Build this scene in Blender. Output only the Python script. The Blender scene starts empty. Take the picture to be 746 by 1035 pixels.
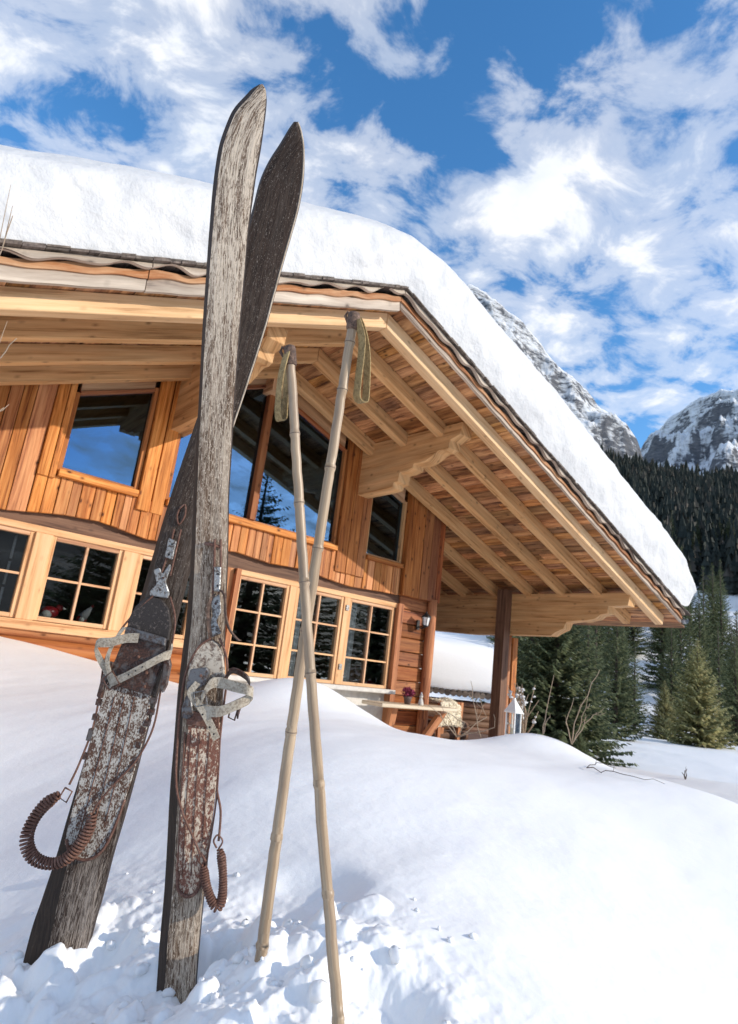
import bpy, math, random
import numpy as np
from mathutils import Vector, Matrix

random.seed(7)
RNG = np.random.default_rng(7)
scene = bpy.context.scene
col = scene.collection

# ------------------------------------------------------------------ camera
CR = np.array([[0.7395, -0.6632, 0.1155], [0.2474, 0.1082, -0.9629], [0.6261, 0.7406, 0.2440]])  # right, down, forward
FPX, CPX = 623.1, np.array([373.0, 517.5])
cam_d = bpy.data.cameras.new('camera')
cam = bpy.data.objects.new('camera', cam_d)
col.objects.link(cam)
m = Matrix(((CR[0][0], -CR[1][0], -CR[2][0], 0), (CR[0][1], -CR[1][1], -CR[2][1], 0), (CR[0][2], -CR[1][2], -CR[2][2], 0), (0, 0, 0, 1)))
cam.matrix_world = m
cam_d.sensor_width = 36
cam_d.sensor_fit = 'AUTO'
cam_d.lens = FPX / 1035 * 36
cam_d.clip_start = 0.05
cam_d.clip_end = 20000
cam_d.dof.use_dof = True
cam_d.dof.focus_distance = 1.55
cam_d.dof.aperture_fstop = 9.0
scene.camera = cam

# ------------------------------------------------------------------ sky and sun
SUN_EL = math.radians(22.4)
SUN_AZ = math.atan2(0.548, -0.837)          # clockwise from +Y
sun_dir = Vector((0.548 * math.cos(SUN_EL), -0.837 * math.cos(SUN_EL), math.sin(SUN_EL))).normalized()
sd = bpy.data.lights.new('sun', 'SUN')
sd.energy = 2.15
sd.angle = math.radians(0.55)
sd.color = (1.0, 0.92, 0.80)
so = bpy.data.objects.new('sun', sd)
so.rotation_euler = sun_dir.to_track_quat('Z', 'Y').to_euler()
col.objects.link(so)

scene.view_settings.view_transform = 'Standard'
scene.view_settings.look = 'None'
scene.view_settings.gamma = 1
scene.view_settings.exposure = 0.84


class NT:
    """tiny node-tree helper"""
    def __init__(self, tree):
        self.t = tree
        tree.nodes.clear()

    def n(self, kind, **kw):
        nd = self.t.nodes.new(kind)
        for k, v in kw.items():
            if k.startswith('i_'):
                nd.inputs[int(k[2:])].default_value = v
            else:
                setattr(nd, k, v)
        return nd

    def l(self, a, b):
        self.t.links.new(a, b)

    def setin(self, nd, name, v):
        if hasattr(v, 'is_linked') or isinstance(v, bpy.types.NodeSocket):
            self.l(v, nd.inputs[name])
        else:
            nd.inputs[name].default_value = v

    def math(self, op, a, b=None, c=None, clamp=False):
        nd = self.n('ShaderNodeMath', operation=op, use_clamp=clamp)
        for i, v in enumerate((a, b, c)):
            if v is not None:
                self.setin(nd, i, v)
        return nd.outputs[0]

    def vmath(self, op, a, b):
        nd = self.n('ShaderNodeVectorMath', operation=op)
        for i, v in enumerate((a, b)):
            self.setin(nd, i, v)
        return nd.outputs[0]

    def noise(self, vec, scale, detail=4, rough=0.55, dist=0.0, out=0):
        nd = self.n('ShaderNodeTexNoise')
        if vec is not None:
            self.l(vec, nd.inputs['Vector'])
        nd.inputs['Scale'].default_value = scale
        nd.inputs['Detail'].default_value = detail
        nd.inputs['Roughness'].default_value = rough
        nd.inputs['Distortion'].default_value = dist
        return nd.outputs[out]

    def ramp(self, fac, stops, interp='LINEAR'):
        nd = self.n('ShaderNodeValToRGB')
        cr = nd.color_ramp
        cr.interpolation = interp
        while len(cr.elements) > 1:
            cr.elements.remove(cr.elements[-1])
        for i, (p, c) in enumerate(stops):
            e = cr.elements[0] if i == 0 else cr.elements.new(p)
            e.position = p
            if not isinstance(c, (tuple, list)):
                c = (c, c, c)
            e.color = (c[0], c[1], c[2], 1)
        self.l(fac, nd.inputs[0])
        return nd.outputs[0]

    def mix(self, fac, a, b, mode='MIX'):
        nd = self.n('ShaderNodeMix', data_type='RGBA', blend_type=mode)
        for k, v in ((0, fac), (6, a), (7, b)):
            if isinstance(v, bpy.types.NodeSocket):
                self.l(v, nd.inputs[k])
            else:
                if k and len(v) == 3:
                    v = (*v, 1)
                nd.inputs[k].default_value = v
        return nd.outputs[2]

    def mapping(self, vec, scale=(1, 1, 1), loc=(0, 0, 0), rot=(0, 0, 0)):
        nd = self.n('ShaderNodeMapping')
        self.l(vec, nd.inputs[0])
        nd.inputs['Location'].default_value = loc
        nd.inputs['Rotation'].default_value = rot
        nd.inputs['Scale'].default_value = scale
        return nd.outputs[0]

    def bump(self, h, strength=0.3, dist=0.01, normal=None):
        nd = self.n('ShaderNodeBump')
        nd.inputs['Strength'].default_value = strength
        nd.inputs['Distance'].default_value = dist
        self.l(h, nd.inputs['Height'])
        if normal is not None:
            self.l(normal, nd.inputs['Normal'])
        return nd.outputs[0]


world = bpy.data.worlds.new('World')
scene.world = world
world.use_nodes = True
w = NT(world.node_tree)
sky = w.n('ShaderNodeTexSky', sky_type='NISHITA', sun_disc=False, sun_elevation=SUN_EL, sun_rotation=SUN_AZ,
          altitude=600.0, air_density=1.0, dust_density=0.4, ozone_density=1.6)
hs = w.n('ShaderNodeHueSaturation')
hs.inputs['Saturation'].default_value = 1.30
hs.inputs['Value'].default_value = 1.0
w.l(sky.outputs[0], hs.inputs['Color'])
tc = w.n('ShaderNodeTexCoord')
sp = w.n('ShaderNodeSeparateXYZ')
w.l(tc.outputs['Generated'], sp.inputs[0])
zc = w.math('ADD', w.math('MAXIMUM', sp.outputs[2], 0.0), 0.22)
cx = w.math('DIVIDE', sp.outputs[0], zc)
cy = w.math('DIVIDE', sp.outputs[1], zc)
cb = w.n('ShaderNodeCombineXYZ')
w.l(cx, cb.inputs[0]); w.l(cy, cb.inputs[1])
CV = w.mapping(cb.outputs[0], scale=(1.0, 1.0, 1.0), loc=(7.7, 11.3, 0.0), rot=(0, 0, 0.5))
big = w.noise(CV, 2.6, 3, 0.5)
fine = w.noise(w.mapping(CV, scale=(1.0, 1.25, 1)), 7.5, 9, 0.6, 0.35)
dens = w.math('ADD', w.math('MULTIPLY', big, 0.62), w.math('MULTIPLY', fine, 0.62))
cl = w.ramp(dens, [(0.545, 0.0), (0.64, 0.45), (0.75, 0.94)], 'EASE')
shade = w.ramp(w.noise(CV, 5.5, 5, 0.6), [(0.3, (0.78, 0.84, 0.92)), (0.6, (1.0, 1.0, 1.0))])
CLOUD = 4.25
ccol = w.mix(1.0, shade, (CLOUD, CLOUD, CLOUD * 1.01), 'MULTIPLY')
cl = w.math('MULTIPLY', cl, w.ramp(sp.outputs[2], [(0.0, 0.0), (0.06, 1.0)]))
skyc = w.mix(cl, hs.outputs[0], ccol)
bg = w.n('ShaderNodeBackground')
bg.inputs['Strength'].default_value = 0.15
w.l(skyc, bg.inputs['Color'])
wo = w.n('ShaderNodeOutputWorld')
w.l(bg.outputs[0], wo.inputs[0])

scene.cycles.max_bounces = 8
scene.cycles.transparent_max_bounces = 12
try:
    scene.cycles.use_denoising = True
    scene.cycles.use_adaptive_sampling = True
except Exception:
    pass

# ------------------------------------------------------------------ geometry helpers
S = 1.345                                     # metres per drawing unit of the chalet


def ray(x, y):
    return CR.T @ np.array([(x - CPX[0]) / FPX, (y - CPX[1]) / FPX, 1.0])


def at(x, y, depth):
    return ray(x, y) * depth


def on_plane(x, y, p, n):
    d = ray(x, y)
    return d * (np.dot(p, n) / np.dot(d, n))


def unit(v):
    v = np.asarray(v, float)
    return v / np.linalg.norm(v)


class MB:
    """collects shapes and links them as ONE mesh object"""
    def __init__(self, s=1.0):
        self.v, self.f, self.uv, self.sm, self.s, self.n = [], [], [], [], s, 0

    def add(self, verts, faces, uvs=None, smooth=False):
        b = self.n
        self.v.append(np.asarray(verts, float) * self.s)
        self.n += len(verts)
        for i, fc in enumerate(faces):
            self.f.append(tuple(b + k for k in fc))
            self.uv.append(uvs[i] if uvs is not None else None)
            self.sm.append(smooth)
        return self

    def hexa(self, P, uaxis=None):
        """P: 8 points, bottom ring 0-3, top ring 4-7; grain along the direction 0->4"""
        P = np.asarray(P, float)
        L = np.linalg.norm(P[4] - P[0]) * self.s
        u0, v0 = random.uniform(0, 40), random.uniform(0, 40)
        F, U = [], []
        acc = 0.0
        for k in range(4):
            a, b = k, (k + 1) % 4
            wd = np.linalg.norm(P[b] - P[a]) * self.s
            F.append((a, b, b + 4, a + 4))
            U.append(((u0, v0 + acc), (u0, v0 + acc + wd), (u0 + L, v0 + acc + wd), (u0 + L, v0 + acc)))
            acc += wd
        w1 = np.linalg.norm(P[1] - P[0]) * self.s
        w2 = np.linalg.norm(P[2] - P[1]) * self.s
        e = 7.31
        F.append((3, 2, 1, 0)); U.append(((u0 + e, v0 + w2), (u0 + e + w1 * .2, v0 + w2), (u0 + e + w1 * .2, v0), (u0 + e, v0)))
        F.append((4, 5, 6, 7)); U.append(((u0 + e, v0), (u0 + e + w1 * .2, v0), (u0 + e + w1 * .2, v0 + w2), (u0 + e, v0 + w2)))
        return self.add(P, F, U)

    def beam(self, p0, p1, wd, ht, up=(0, 0, 1)):
        p0, p1 = np.asarray(p0, float), np.asarray(p1, float)
        d = unit(p1 - p0)
        up = np.asarray(up, float)
        r = unit(np.cross(d, up))
        q = np.cross(r, d)
        c = [(-wd / 2, -ht / 2), (wd / 2, -ht / 2), (wd / 2, ht / 2), (-wd / 2, ht / 2)]
        P = [p0 + r * a + q * b for a, b in c] + [p1 + r * a + q * b for a, b in c]
        return self.hexa(P)

    def box(self, x0, x1, y0, y1, z0, z1, grain='x'):
        if grain == 'x':
            P = [(x0, y0, z0), (x0, y1, z0), (x0, y1, z1), (x0, y0, z1), (x1, y0, z0), (x1, y1, z0), (x1, y1, z1), (x1, y0, z1)]
        elif grain == 'y':
            P = [(x0, y0, z0), (x0, y0, z1), (x1, y0, z1), (x1, y0, z0), (x0, y1, z0), (x0, y1, z1), (x1, y1, z1), (x1, y1, z0)]
        else:
            P = [(x0, y0, z0), (x1, y0, z0), (x1, y1, z0), (x0, y1, z0), (x0, y0, z1), (x1, y0, z1), (x1, y1, z1), (x0, y1, z1)]
        return self.hexa(P)

    def tube(self, pts, rad, n=10, caps=True, smooth=True, jitter=0.0, ref=None):
        pts = [np.asarray(p, float) for p in pts]
        if not hasattr(rad, '__len__'):
            rad = [rad] * len(pts)
        V, F, U = [], [], []
        prev = ref
        acc = 0
        u0 = random.uniform(0, 30)
        v0 = random.uniform(0, 30)
        us = []
        for i, p in enumerate(pts):
            d = unit(pts[min(i + 1, len(pts) - 1)] - pts[max(i - 1, 0)])
            if prev is None:
                prev = np.array([0, 0, 1.0]) if abs(d[2]) < 0.9 else np.array([1.0, 0, 0])
            a = unit(prev - d * np.dot(prev, d))
            b = np.cross(d, a)
            prev = a
            if i:
                acc += np.linalg.norm(p - pts[i - 1]) * self.s
            us.append(acc)
            for k in range(n):
                t = 2 * math.pi * k / n
                r = rad[i] * (1 + random.uniform(-jitter, jitter))
                V.append(p + a * math.cos(t) * r + b * math.sin(t) * r)
        for i in range(len(pts) - 1):
            per = 2 * math.pi * rad[i] * self.s
            for k in range(n):
                k2 = (k + 1) % n
                F.append((i * n + k, i * n + k2, (i + 1) * n + k2, (i + 1) * n + k))
                va, vb = v0 + per * k / n, v0 + per * (k + 1) / n
                U.append(((u0 + us[i], va), (u0 + us[i], vb), (u0 + us[i + 1], vb), (u0 + us[i + 1], va)))
        self.add(V, F, U, smooth)
        if caps:
            b = self.n - len(V)
            for ring, rev in ((range(n), True), (range((len(pts) - 1) * n, len(pts) * n), False)):
                idx = [b + k for k in ring]
                if rev:
                    idx = idx[::-1]
                self.f.append(tuple(idx)); self.uv.append(None); self.sm.append(False)
        return self

    def prism(self, poly, ext, grain=None):
        """poly: list of 3D points (planar), extruded along ext"""
        P = np.asarray(poly, float)
        E = np.asarray(ext, float)
        n = len(P)
        V = np.vstack([P, P + E])
        g = unit(grain) if grain is not None else unit(P[1] - P[0])
        nn = unit(E)
        h = np.cross(nn, g)
        u0, v0 = random.uniform(0, 30), random.uniform(0, 30)
        uvp = [(u0 + float(np.dot(p, g)) * self.s, v0 + float(np.dot(p, h)) * self.s) for p in V]
        F, U = [tuple(range(n))[::-1], tuple(range(n, 2 * n))], []
        U.append([uvp[k] for k in F[0]]); U.append([uvp[k] for k in F[1]])
        el = np.linalg.norm(E) * self.s
        for k in range(n):
            a, b = k, (k + 1) % n
            F.append((a, b, b + n, a + n))
            ua, ub = uvp[a], uvp[b]
            U.append([(ua[0], ua[1]), (ub[0], ub[1]), (ub[0] + .01, ub[1] + el), (ua[0] + .01, ua[1] + el)])
        return self.add(V, F, U)

    def grid(self, G, smooth=True, closed_u=False, uvscale=None):
        G = np.asarray(G, float)
        a, b = G.shape[:2]
        F, U = [], []
        for i in range(a - 1):
            for j in range(b - (0 if closed_u else 1)):
                j2 = (j + 1) % b
                F.append((i * b + j, i * b + j2, (i + 1) * b + j2, (i + 1) * b + j))
        return self.add(G.reshape(-1, 3), F, None, smooth)

    def ribbon(self, pts, wvec, th=0.003):
        """strap: centreline pts, width vector (constant or per point), thickness"""
        pts = [np.asarray(p, float) for p in pts]
        if not isinstance(wvec, list):
            wvec = [np.asarray(wvec, float)] * len(pts)
        V = []
        for i, p in enumerate(pts):
            d = unit(pts[min(i + 1, len(pts) - 1)] - pts[max(i - 1, 0)])
            wv = np.asarray(wvec[i], float)
            nn = np.cross(d, wv)
            nn = unit(nn) * th / 2 if np.linalg.norm(nn) > 1e-9 else np.array([0, 0, th / 2])
            V += [p - wv / 2 - nn, p + wv / 2 - nn, p + wv / 2 + nn, p - wv / 2 + nn]
        F = []
        n = len(pts)
        for i in range(n - 1):
            for k in range(4):
                k2 = (k + 1) % 4
                F.append((i * 4 + k, i * 4 + k2, (i + 1) * 4 + k2, (i + 1) * 4 + k))
        F += [(3, 2, 1, 0), tuple((n - 1) * 4 + k for k in range(4))]
        return self.add(V, F)

    def ico(self, c, r, seg=10, rings=7, squash=(1, 1, 1), jit=0.0):
        V, F = [], []
        for i in range(rings + 1):
            t = math.pi * i / rings
            for k in range(seg):
                p = 2 * math.pi * k / seg
                j = 1 + random.uniform(-jit, jit)
                V.append((c[0] + r * j * squash[0] * math.sin(t) * math.cos(p), c[1] + r * j * squash[1] * math.sin(t) * math.sin(p), c[2] + r * j * squash[2] * math.cos(t)))
        for i in range(rings):
            for k in range(seg):
                k2 = (k + 1) % seg
                F.append((i * seg + k, (i + 1) * seg + k, (i + 1) * seg + k2, i * seg + k2))
        return self.add(V, F, None, True)

    def build(self, name, mat, parent=None, bevel=0.0, fix=False):
        V = np.vstack(self.v)
        off = np.zeros(3)
        p = parent
        while p is not None:
            off += np.array(p.location)
            p = p.parent
        V = V - off
        me = bpy.data.meshes.new(name)
        me.from_pydata(V.tolist(), [], self.f)
        if any(u is not None for u in self.uv):
            uvl = me.uv_layers.new(name='UVMap')
            flat = []
            for fc, u in zip(self.f, self.uv):
                if u is None:
                    for k in fc:
                        q = V[k]
                        flat += [q[0] * .7 + q[1] * .7, q[2]]
                else:
                    for q in u:
                        flat += [q[0], q[1]]
            uvl.data.foreach_set('uv', flat)
        me.polygons.foreach_set('use_smooth', self.sm)
        me.materials.append(mat)
        if fix:
            import bmesh
            bm = bmesh.new(); bm.from_mesh(me)
            bmesh.ops.recalc_face_normals(bm, faces=bm.faces)
            bm.to_mesh(me); bm.free()
        me.update()
        o = bpy.data.objects.new(name, me)
        col.objects.link(o)
        if parent is not None:
            o.parent = parent
        if bevel:
            bv = o.modifiers.new('bevel', 'BEVEL')
            bv.width = bevel; bv.segments = 1; bv.limit_method = 'ANGLE'
        return o


def tag(o, label=None, cat=None, group=None, kind=None):
    if label: o['label'] = label
    if cat: o['category'] = cat
    if group: o['group'] = group
    if kind: o['kind'] = kind
    return o


def empty(name, loc=(0, 0, 0)):
    o = bpy.data.objects.new(name, None)
    o.empty_display_size = 0.1
    o.location = loc
    col.objects.link(o)
    return o


def copy_tree(o, parent=None):
    c = o.copy()
    col.objects.link(c)
    c.parent = parent
    for ch in o.children:
        copy_tree(ch, c)
    return c


def vnoise(x, y, seed=0):
    xi, yi = np.floor(x).astype(np.int64), np.floor(y).astype(np.int64)
    xf, yf = x - xi, y - yi

    def h(a, b):
        n = (a * 374761393 + b * 668265263 + seed * 1442695041) & 0xffffffff
        n = ((n ^ (n >> 13)) * 1274126177) & 0xffffffff
        return ((n ^ (n >> 16)) & 0xffff) / 65535.0
    sx, sy = xf * xf * xf * (xf * (xf * 6 - 15) + 10), yf * yf * yf * (yf * (yf * 6 - 15) + 10)
    a = h(xi, yi) * (1 - sx) + h(xi + 1, yi) * sx
    b = h(xi, yi + 1) * (1 - sx) + h(xi + 1, yi + 1) * sx
    return (a * (1 - sy) + b * sy) * 2 - 1


def fbm(x, y, oct=5, seed=0, ridged=False, gain=0.5):
    s, a, t = 0, 1.0, 0
    for o in range(oct):
        v = vnoise(x * 2 ** o + 13.7 * o, y * 2 ** o - 7.1 * o, seed + o)
        if ridged:
            v = 1 - 2 * np.abs(v)
        s = s + a * v
        t += a
        a *= gain
    return s / t


# ------------------------------------------------------------------ materials
def new_mat(name):
    mt = bpy.data.materials.new(name)
    mt.use_nodes = True
    t = NT(mt.node_tree)
    out = t.n('ShaderNodeOutputMaterial')
    b = t.n('ShaderNodeBsdfPrincipled')
    t.l(b.outputs[0], out.inputs[0])
    return mt, t, b, out


def wood(name, dark, mid, light, su=1.3, sv=26, rough=0.65, var=0.35, knots=0.6, bump=0.25, hue=0.012, band=0.5, streak=0.9):
    mt, t, b, out = new_mat(name)
    uv = t.n('ShaderNodeUVMap').outputs[0]
    geo = t.n('ShaderNodeNewGeometry')
    rnd = geo.outputs['Random Per Island']
    warp = t.noise(t.mapping(uv, scale=(1.1, 5, 1)), 1.0, 2, 0.5)
    uvw = t.n('ShaderNodeSeparateXYZ'); t.l(uv, uvw.inputs[0])
    vv = t.math('ADD', t.math('MULTIPLY', uvw.outputs[1], 1.0), t.math('MULTIPLY', warp, 0.05))
    cv = t.n('ShaderNodeCombineXYZ'); t.l(uvw.outputs[0], cv.inputs[0]); t.l(vv, cv.inputs[1]); t.l(t.math('MULTIPLY', rnd, 9.0), cv.inputs[2])
    g1 = t.noise(t.mapping(cv.outputs[0], scale=(su, sv, 1)), 1.0, 7, 0.62)
    g2 = t.noise(t.mapping(cv.outputs[0], scale=(su * 2.5, sv * 5, 1)), 1.0, 4, 0.6)
    g = t.math('ADD', t.math('MULTIPLY', g1, 0.72), t.math('MULTIPLY', g2, 0.28))
    c = t.ramp(g, [(0.36, dark), (0.40 + 0.1 * band, mid), (0.62, light)])
    # coarse blotches
    bl = t.noise(t.mapping(cv.outputs[0], scale=(0.9, 3.0, 1)), 1.0, 3, 0.6)
    c = t.mix(t.math('MULTIPLY', t.math('SUBTRACT', bl, 0.38, clamp=True), 0.9, clamp=True), c, dark, 'MIX')
    if knots:
        vo = t.n('ShaderNodeTexVoronoi')
        vo.inputs['Scale'].default_value = 1.0
        vo.inputs['Randomness'].default_value = 1.0
        t.l(t.mapping(cv.outputs[0], scale=(6.5, 11.0, 1)), vo.inputs['Vector'])
        kn = t.ramp(vo.outputs['Distance'], [(0.10, 1.0), (0.16, 0.45), (0.30, 0.0)])
        ks = t.n('ShaderNodeSeparateColor'); t.l(vo.outputs['Color'], ks.inputs[0])
        kn = t.math('MULTIPLY', kn, t.math('GREATER_THAN', ks.outputs[0], 0.62))
        kd = (dark[0] * .35, dark[1] * .32, dark[2] * .3)
        c = t.mix(t.math('MULTIPLY', kn, knots), c, kd)
    stk = t.noise(t.mapping(cv.outputs[0], scale=(0.55, 11, 1)), 1.0, 4, 0.6)
    hv = t.n('ShaderNodeHueSaturation')
    t.l(c, hv.inputs['Color'])
    t.l(t.math('ADD', t.math('MULTIPLY', rnd, hue), 0.5 - hue / 2), hv.inputs['Hue'])
    r2 = t.math('FRACT', t.math('MULTIPLY', rnd, 37.7))
    t.l(t.math('ADD', t.math('ADD', t.math('MULTIPLY', r2, var), 1 - var * .55), t.math('MULTIPLY', t.math('SUBTRACT', stk, 0.5), streak)), hv.inputs['Value'])
    r3 = t.math('FRACT', t.math('MULTIPLY', rnd, 91.3))
    t.l(t.math('ADD', t.math('MULTIPLY', r3, 0.14), 0.92), hv.inputs['Saturation'])
    t.l(hv.outputs[0], b.inputs['Base Color'])
    b.inputs['Roughness'].default_value = rough
    b.inputs['Specular IOR Level'].default_value = 0.3
    t.l(t.bump(g, bump, 0.004), b.inputs['Normal'])
    return mt


M = {}
M['pine'] = wood('pine', (0.44, 0.24, 0.12), (0.68, 0.43, 0.24), (0.78, 0.54, 0.33), var=0.14, knots=0.55, su=0.8, sv=16, bump=0.12, streak=0.4)
M['pine_trim'] = wood('pine_trim', (0.42, 0.19, 0.09), (0.68, 0.38, 0.20), (0.78, 0.49, 0.29), var=0.14, knots=0.35, su=0.8, sv=16, bump=0.1, streak=0.4)
M['rafter'] = wood('rafter_wood', (0.28, 0.13, 0.055), (0.55, 0.30, 0.14), (0.68, 0.42, 0.22), var=0.16, knots=0.6, su=0.8, sv=15, bump=0.15)
M['clad'] = wood('cladding_wood', (0.17, 0.045, 0.012), (0.48, 0.165, 0.045), (0.70, 0.31, 0.105), var=0.46, knots=0.95, su=1.3, sv=30, bump=0.3, hue=0.007)
M['dark_clad'] = wood('dark_shaded_cladding_wood', (0.085, 0.022, 0.008), (0.27, 0.082, 0.026), (0.42, 0.16, 0.055), var=0.5, knots=0.9, su=1.3, sv=30, bump=0.35, hue=0.014)  # darker cladding copy, roof shade on the right-hand boards put into its colour
M['soffit'] = wood('soffit_wood', (0.07, 0.024, 0.009), (0.36, 0.155, 0.055), (0.62, 0.315, 0.125), var=0.7, knots=0.8, su=1.6, sv=14, bump=0.35, hue=0.016, band=0.8)
M['dark_beam'] = wood('dark_beam_wood', (0.05, 0.022, 0.012), (0.12, 0.055, 0.03), (0.2, 0.10, 0.055), var=0.3, knots=0.4)
M['log'] = wood('log_wood', (0.13, 0.035, 0.012), (0.34, 0.115, 0.040), (0.50, 0.21, 0.08), var=0.4, knots=0.7, su=0.9, sv=12, bump=0.4)
M['weathered'] = wood('weathered_wood', (0.12, 0.085, 0.07), (0.50, 0.40, 0.31), (0.78, 0.66, 0.52), var=0.35, knots=0.7, su=0.7, sv=14, bump=0.5)
M['bark_edge'] = wood('live_edge_wood', (0.16, 0.05, 0.02), (0.42, 0.18, 0.07), (0.66, 0.40, 0.22), var=0.3, knots=0.6, su=1.4, sv=10, bump=0.6)
M['shingle'] = wood('roof_shingle', (0.03, 0.022, 0.018), (0.085, 0.062, 0.05), (0.19, 0.15, 0.12), var=0.5, knots=0, su=2, sv=14, bump=0.6)
M['plank'] = wood('plank_wood', (0.3, 0.22, 0.15), (0.55, 0.45, 0.33), (0.68, 0.58, 0.46), var=0.2, knots=0.4)


def snow_mat(name, lump=1.0, tint=(0.775, 0.79, 0.815), b0=0.10, b1=0.14):
    mt, t, b, out = new_mat(name)
    tcn = t.n('ShaderNodeTexCoord').outputs['Object']
    n1 = t.noise(tcn, 9.0 * lump, 5, 0.6)
    n2 = t.noise(tcn, 70.0, 4, 0.65)
    n3 = t.noise(tcn, 420.0, 2, 0.6)
    bm = t.bump(n1, b0, 0.03)
    bm = t.bump(n2, b1, 0.004, bm)
    bm = t.bump(n3, 0.16, 0.0015, bm)
    t.l(bm, b.inputs['Normal'])
    c = t.mix(n2, (tint[0] * .985, tint[1] * .99, tint[2]), tint)
    t.l(c, b.inputs['Base Color'])
    b.inputs['Roughness'].default_value = 0.55
    b.inputs['Specular IOR Level'].default_value = 0.25
    b.inputs['Subsurface Weight'].default_value = 0.12
    b.inputs['Subsurface Radius'].default_value = (0.02, 0.025, 0.03)
    b.inputs['Subsurface Scale'].default_value = 0.6
    return mt


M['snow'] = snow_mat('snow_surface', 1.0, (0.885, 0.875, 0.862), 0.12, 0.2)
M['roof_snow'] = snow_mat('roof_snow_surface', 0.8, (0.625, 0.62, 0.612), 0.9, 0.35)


def ski_mat(name, dark, mid, pale, lo, hi, flake, worn=None):
    mt, t, b, out = new_mat(name)
    uv = t.n('ShaderNodeUVMap').outputs[0]
    n1 = t.noise(t.mapping(uv, scale=(9, 150, 1)), 1.0, 6, 0.7, 0.6)
    n2 = t.noise(t.mapping(uv, scale=(30, 330, 1)), 1.0, 5, 0.72, 1.0)
    n3 = t.noise(t.mapping(uv, scale=(2.2, 22, 1)), 1.0, 3, 0.6)
    base = t.ramp(n1, [(0.3, dark), (0.62, mid)])
    sc = t.math('ADD', t.math('MULTIPLY', n2, 0.62), t.math('MULTIPLY', n3, 0.38))
    f = t.ramp(sc, [(lo, 0.0), (hi, 1.0)])
    if worn:
        su = t.n('ShaderNodeSeparateXYZ'); t.l(uv, su.inputs[0])
        wn = t.math('ADD', su.outputs[0], t.math('MULTIPLY', t.noise(t.mapping(uv, scale=(5, 30, 1)), 1.0, 4, 0.6), 0.5))
        f = t.math('MULTIPLY', f, t.ramp(t.math('MULTIPLY', wn, 0.4), worn))
    c = t.mix(f, base, pale)
    # cross scratches
    n4 = t.noise(t.mapping(uv, scale=(60, 240, 1), rot=(0, 0, 0.5)), 1.0, 3, 0.6, 2.5)
    f2 = t.ramp(n4, [(flake, 0.0), (flake + 0.06, 0.75)])
    c = t.mix(f2, c, (min(1, pale[0] * 1.15), min(1, pale[1] * 1.17), min(1, pale[2] * 1.2)))
    t.l(c, b.inputs['Base Color'])
    b.inputs['Roughness'].default_value = 0.6
    b.inputs['Specular IOR Level'].default_value = 0.18
    h = t.math('ADD', n1, t.math('MULTIPLY', n2, 0.6))
    t.l(t.bump(h, 0.55, 0.0022), b.inputs['Normal'])
    return mt


M['ski_pale'] = ski_mat('scratched_grey_ski_wood', (0.030, 0.017, 0.010), (0.18, 0.11, 0.068), (0.68, 0.555, 0.42), 0.455, 0.535, 0.57, [(0.12, 0.75), (0.26, 0.45), (0.50, 0.5), (0.66, 0.8), (0.8, 1.0)])
M['ski_dark'] = ski_mat('dark_tarred_ski_wood', (0.016, 0.010, 0.007), (0.060, 0.038, 0.027), (0.40, 0.33, 0.27), 0.46, 0.57, 0.62, [(0.12, 0.85), (0.24, 0.55), (0.36, 0.22), (0.7, 0.10), (1.0, 0.06)])
M['ski_side'] = ski_mat('shaded_ski_side', (0.018, 0.012, 0.009), (0.055, 0.037, 0.026), (0.15, 0.11, 0.085), 0.60, 0.72, 0.70)
M['ski_edge'] = ski_mat('sunlit_pale_ski_edge', (0.20, 0.14, 0.09), (0.45, 0.35, 0.25), (0.62, 0.53, 0.42), 0.45, 0.62, 0.60)


def flaked_paint(name, paint, rust1, rust2, lo, hi, scale=60, stretch=0.6, metallic=0.0, rough=0.6):
    mt, t, b, out = new_mat(name)
    oc = t.n('ShaderNodeTexCoord').outputs['Object']
    v = t.mapping(oc, scale=(1, 1, stretch))
    n1 = t.noise(v, scale, 6, 0.66, 0.3)
    n2 = t.noise(v, scale * 4, 4, 0.6)
    n0 = t.noise(v, scale * .22, 2, 0.5)
    f = t.ramp(t.math('ADD', t.math('MULTIPLY', n1, 0.7), t.math('MULTIPLY', n0, 0.3)), [(lo, 0.0), (hi, 1.0)])
    r = t.ramp(n2, [(0.35, rust1), (0.65, rust2)])
    c = t.mix(f, r, paint)
    t.l(c, b.inputs['Base Color'])
    b.inputs['Metallic'].default_value = metallic
    t.l(t.ramp(f, [(0, rough + .2), (1, rough)]), b.inputs['Roughness'])
    t.l(t.bump(t.math('ADD', f, t.math('MULTIPLY', n2, 0.4)), 0.6, 0.0012), b.inputs['Normal'])
    return mt


M['plate_grey'] = flaked_paint('chipped_pale_paint_on_rust', (0.52, 0.48, 0.42), (0.022, 0.013, 0.010), (0.17, 0.075, 0.042), 0.475, 0.545, 300)
M['plate_red'] = flaked_paint('rusty_red_plate_with_pale_flakes', (0.68, 0.55, 0.41), (0.12, 0.042, 0.026), (0.29, 0.115, 0.07), 0.485, 0.56, 210)
M['rust'] = flaked_paint('rusted_iron', (0.24, 0.13, 0.095), (0.09, 0.042, 0.030), (0.19, 0.088, 0.058), 0.5, 0.62, 110, 1, 0.2, 0.55)
M['dark_rust'] = flaked_paint('dark_rusted_steel', (0.13, 0.115, 0.105), (0.028, 0.017, 0.013), (0.12, 0.052, 0.034), 0.47, 0.60, 60, 1, 0.35, 0.4)
M['steel'] = flaked_paint('worn_steel', (0.38, 0.38, 0.37), (0.05, 0.035, 0.03), (0.20, 0.17, 0.15), 0.42, 0.53, 150, 1, 0.7, 0.38)
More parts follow.
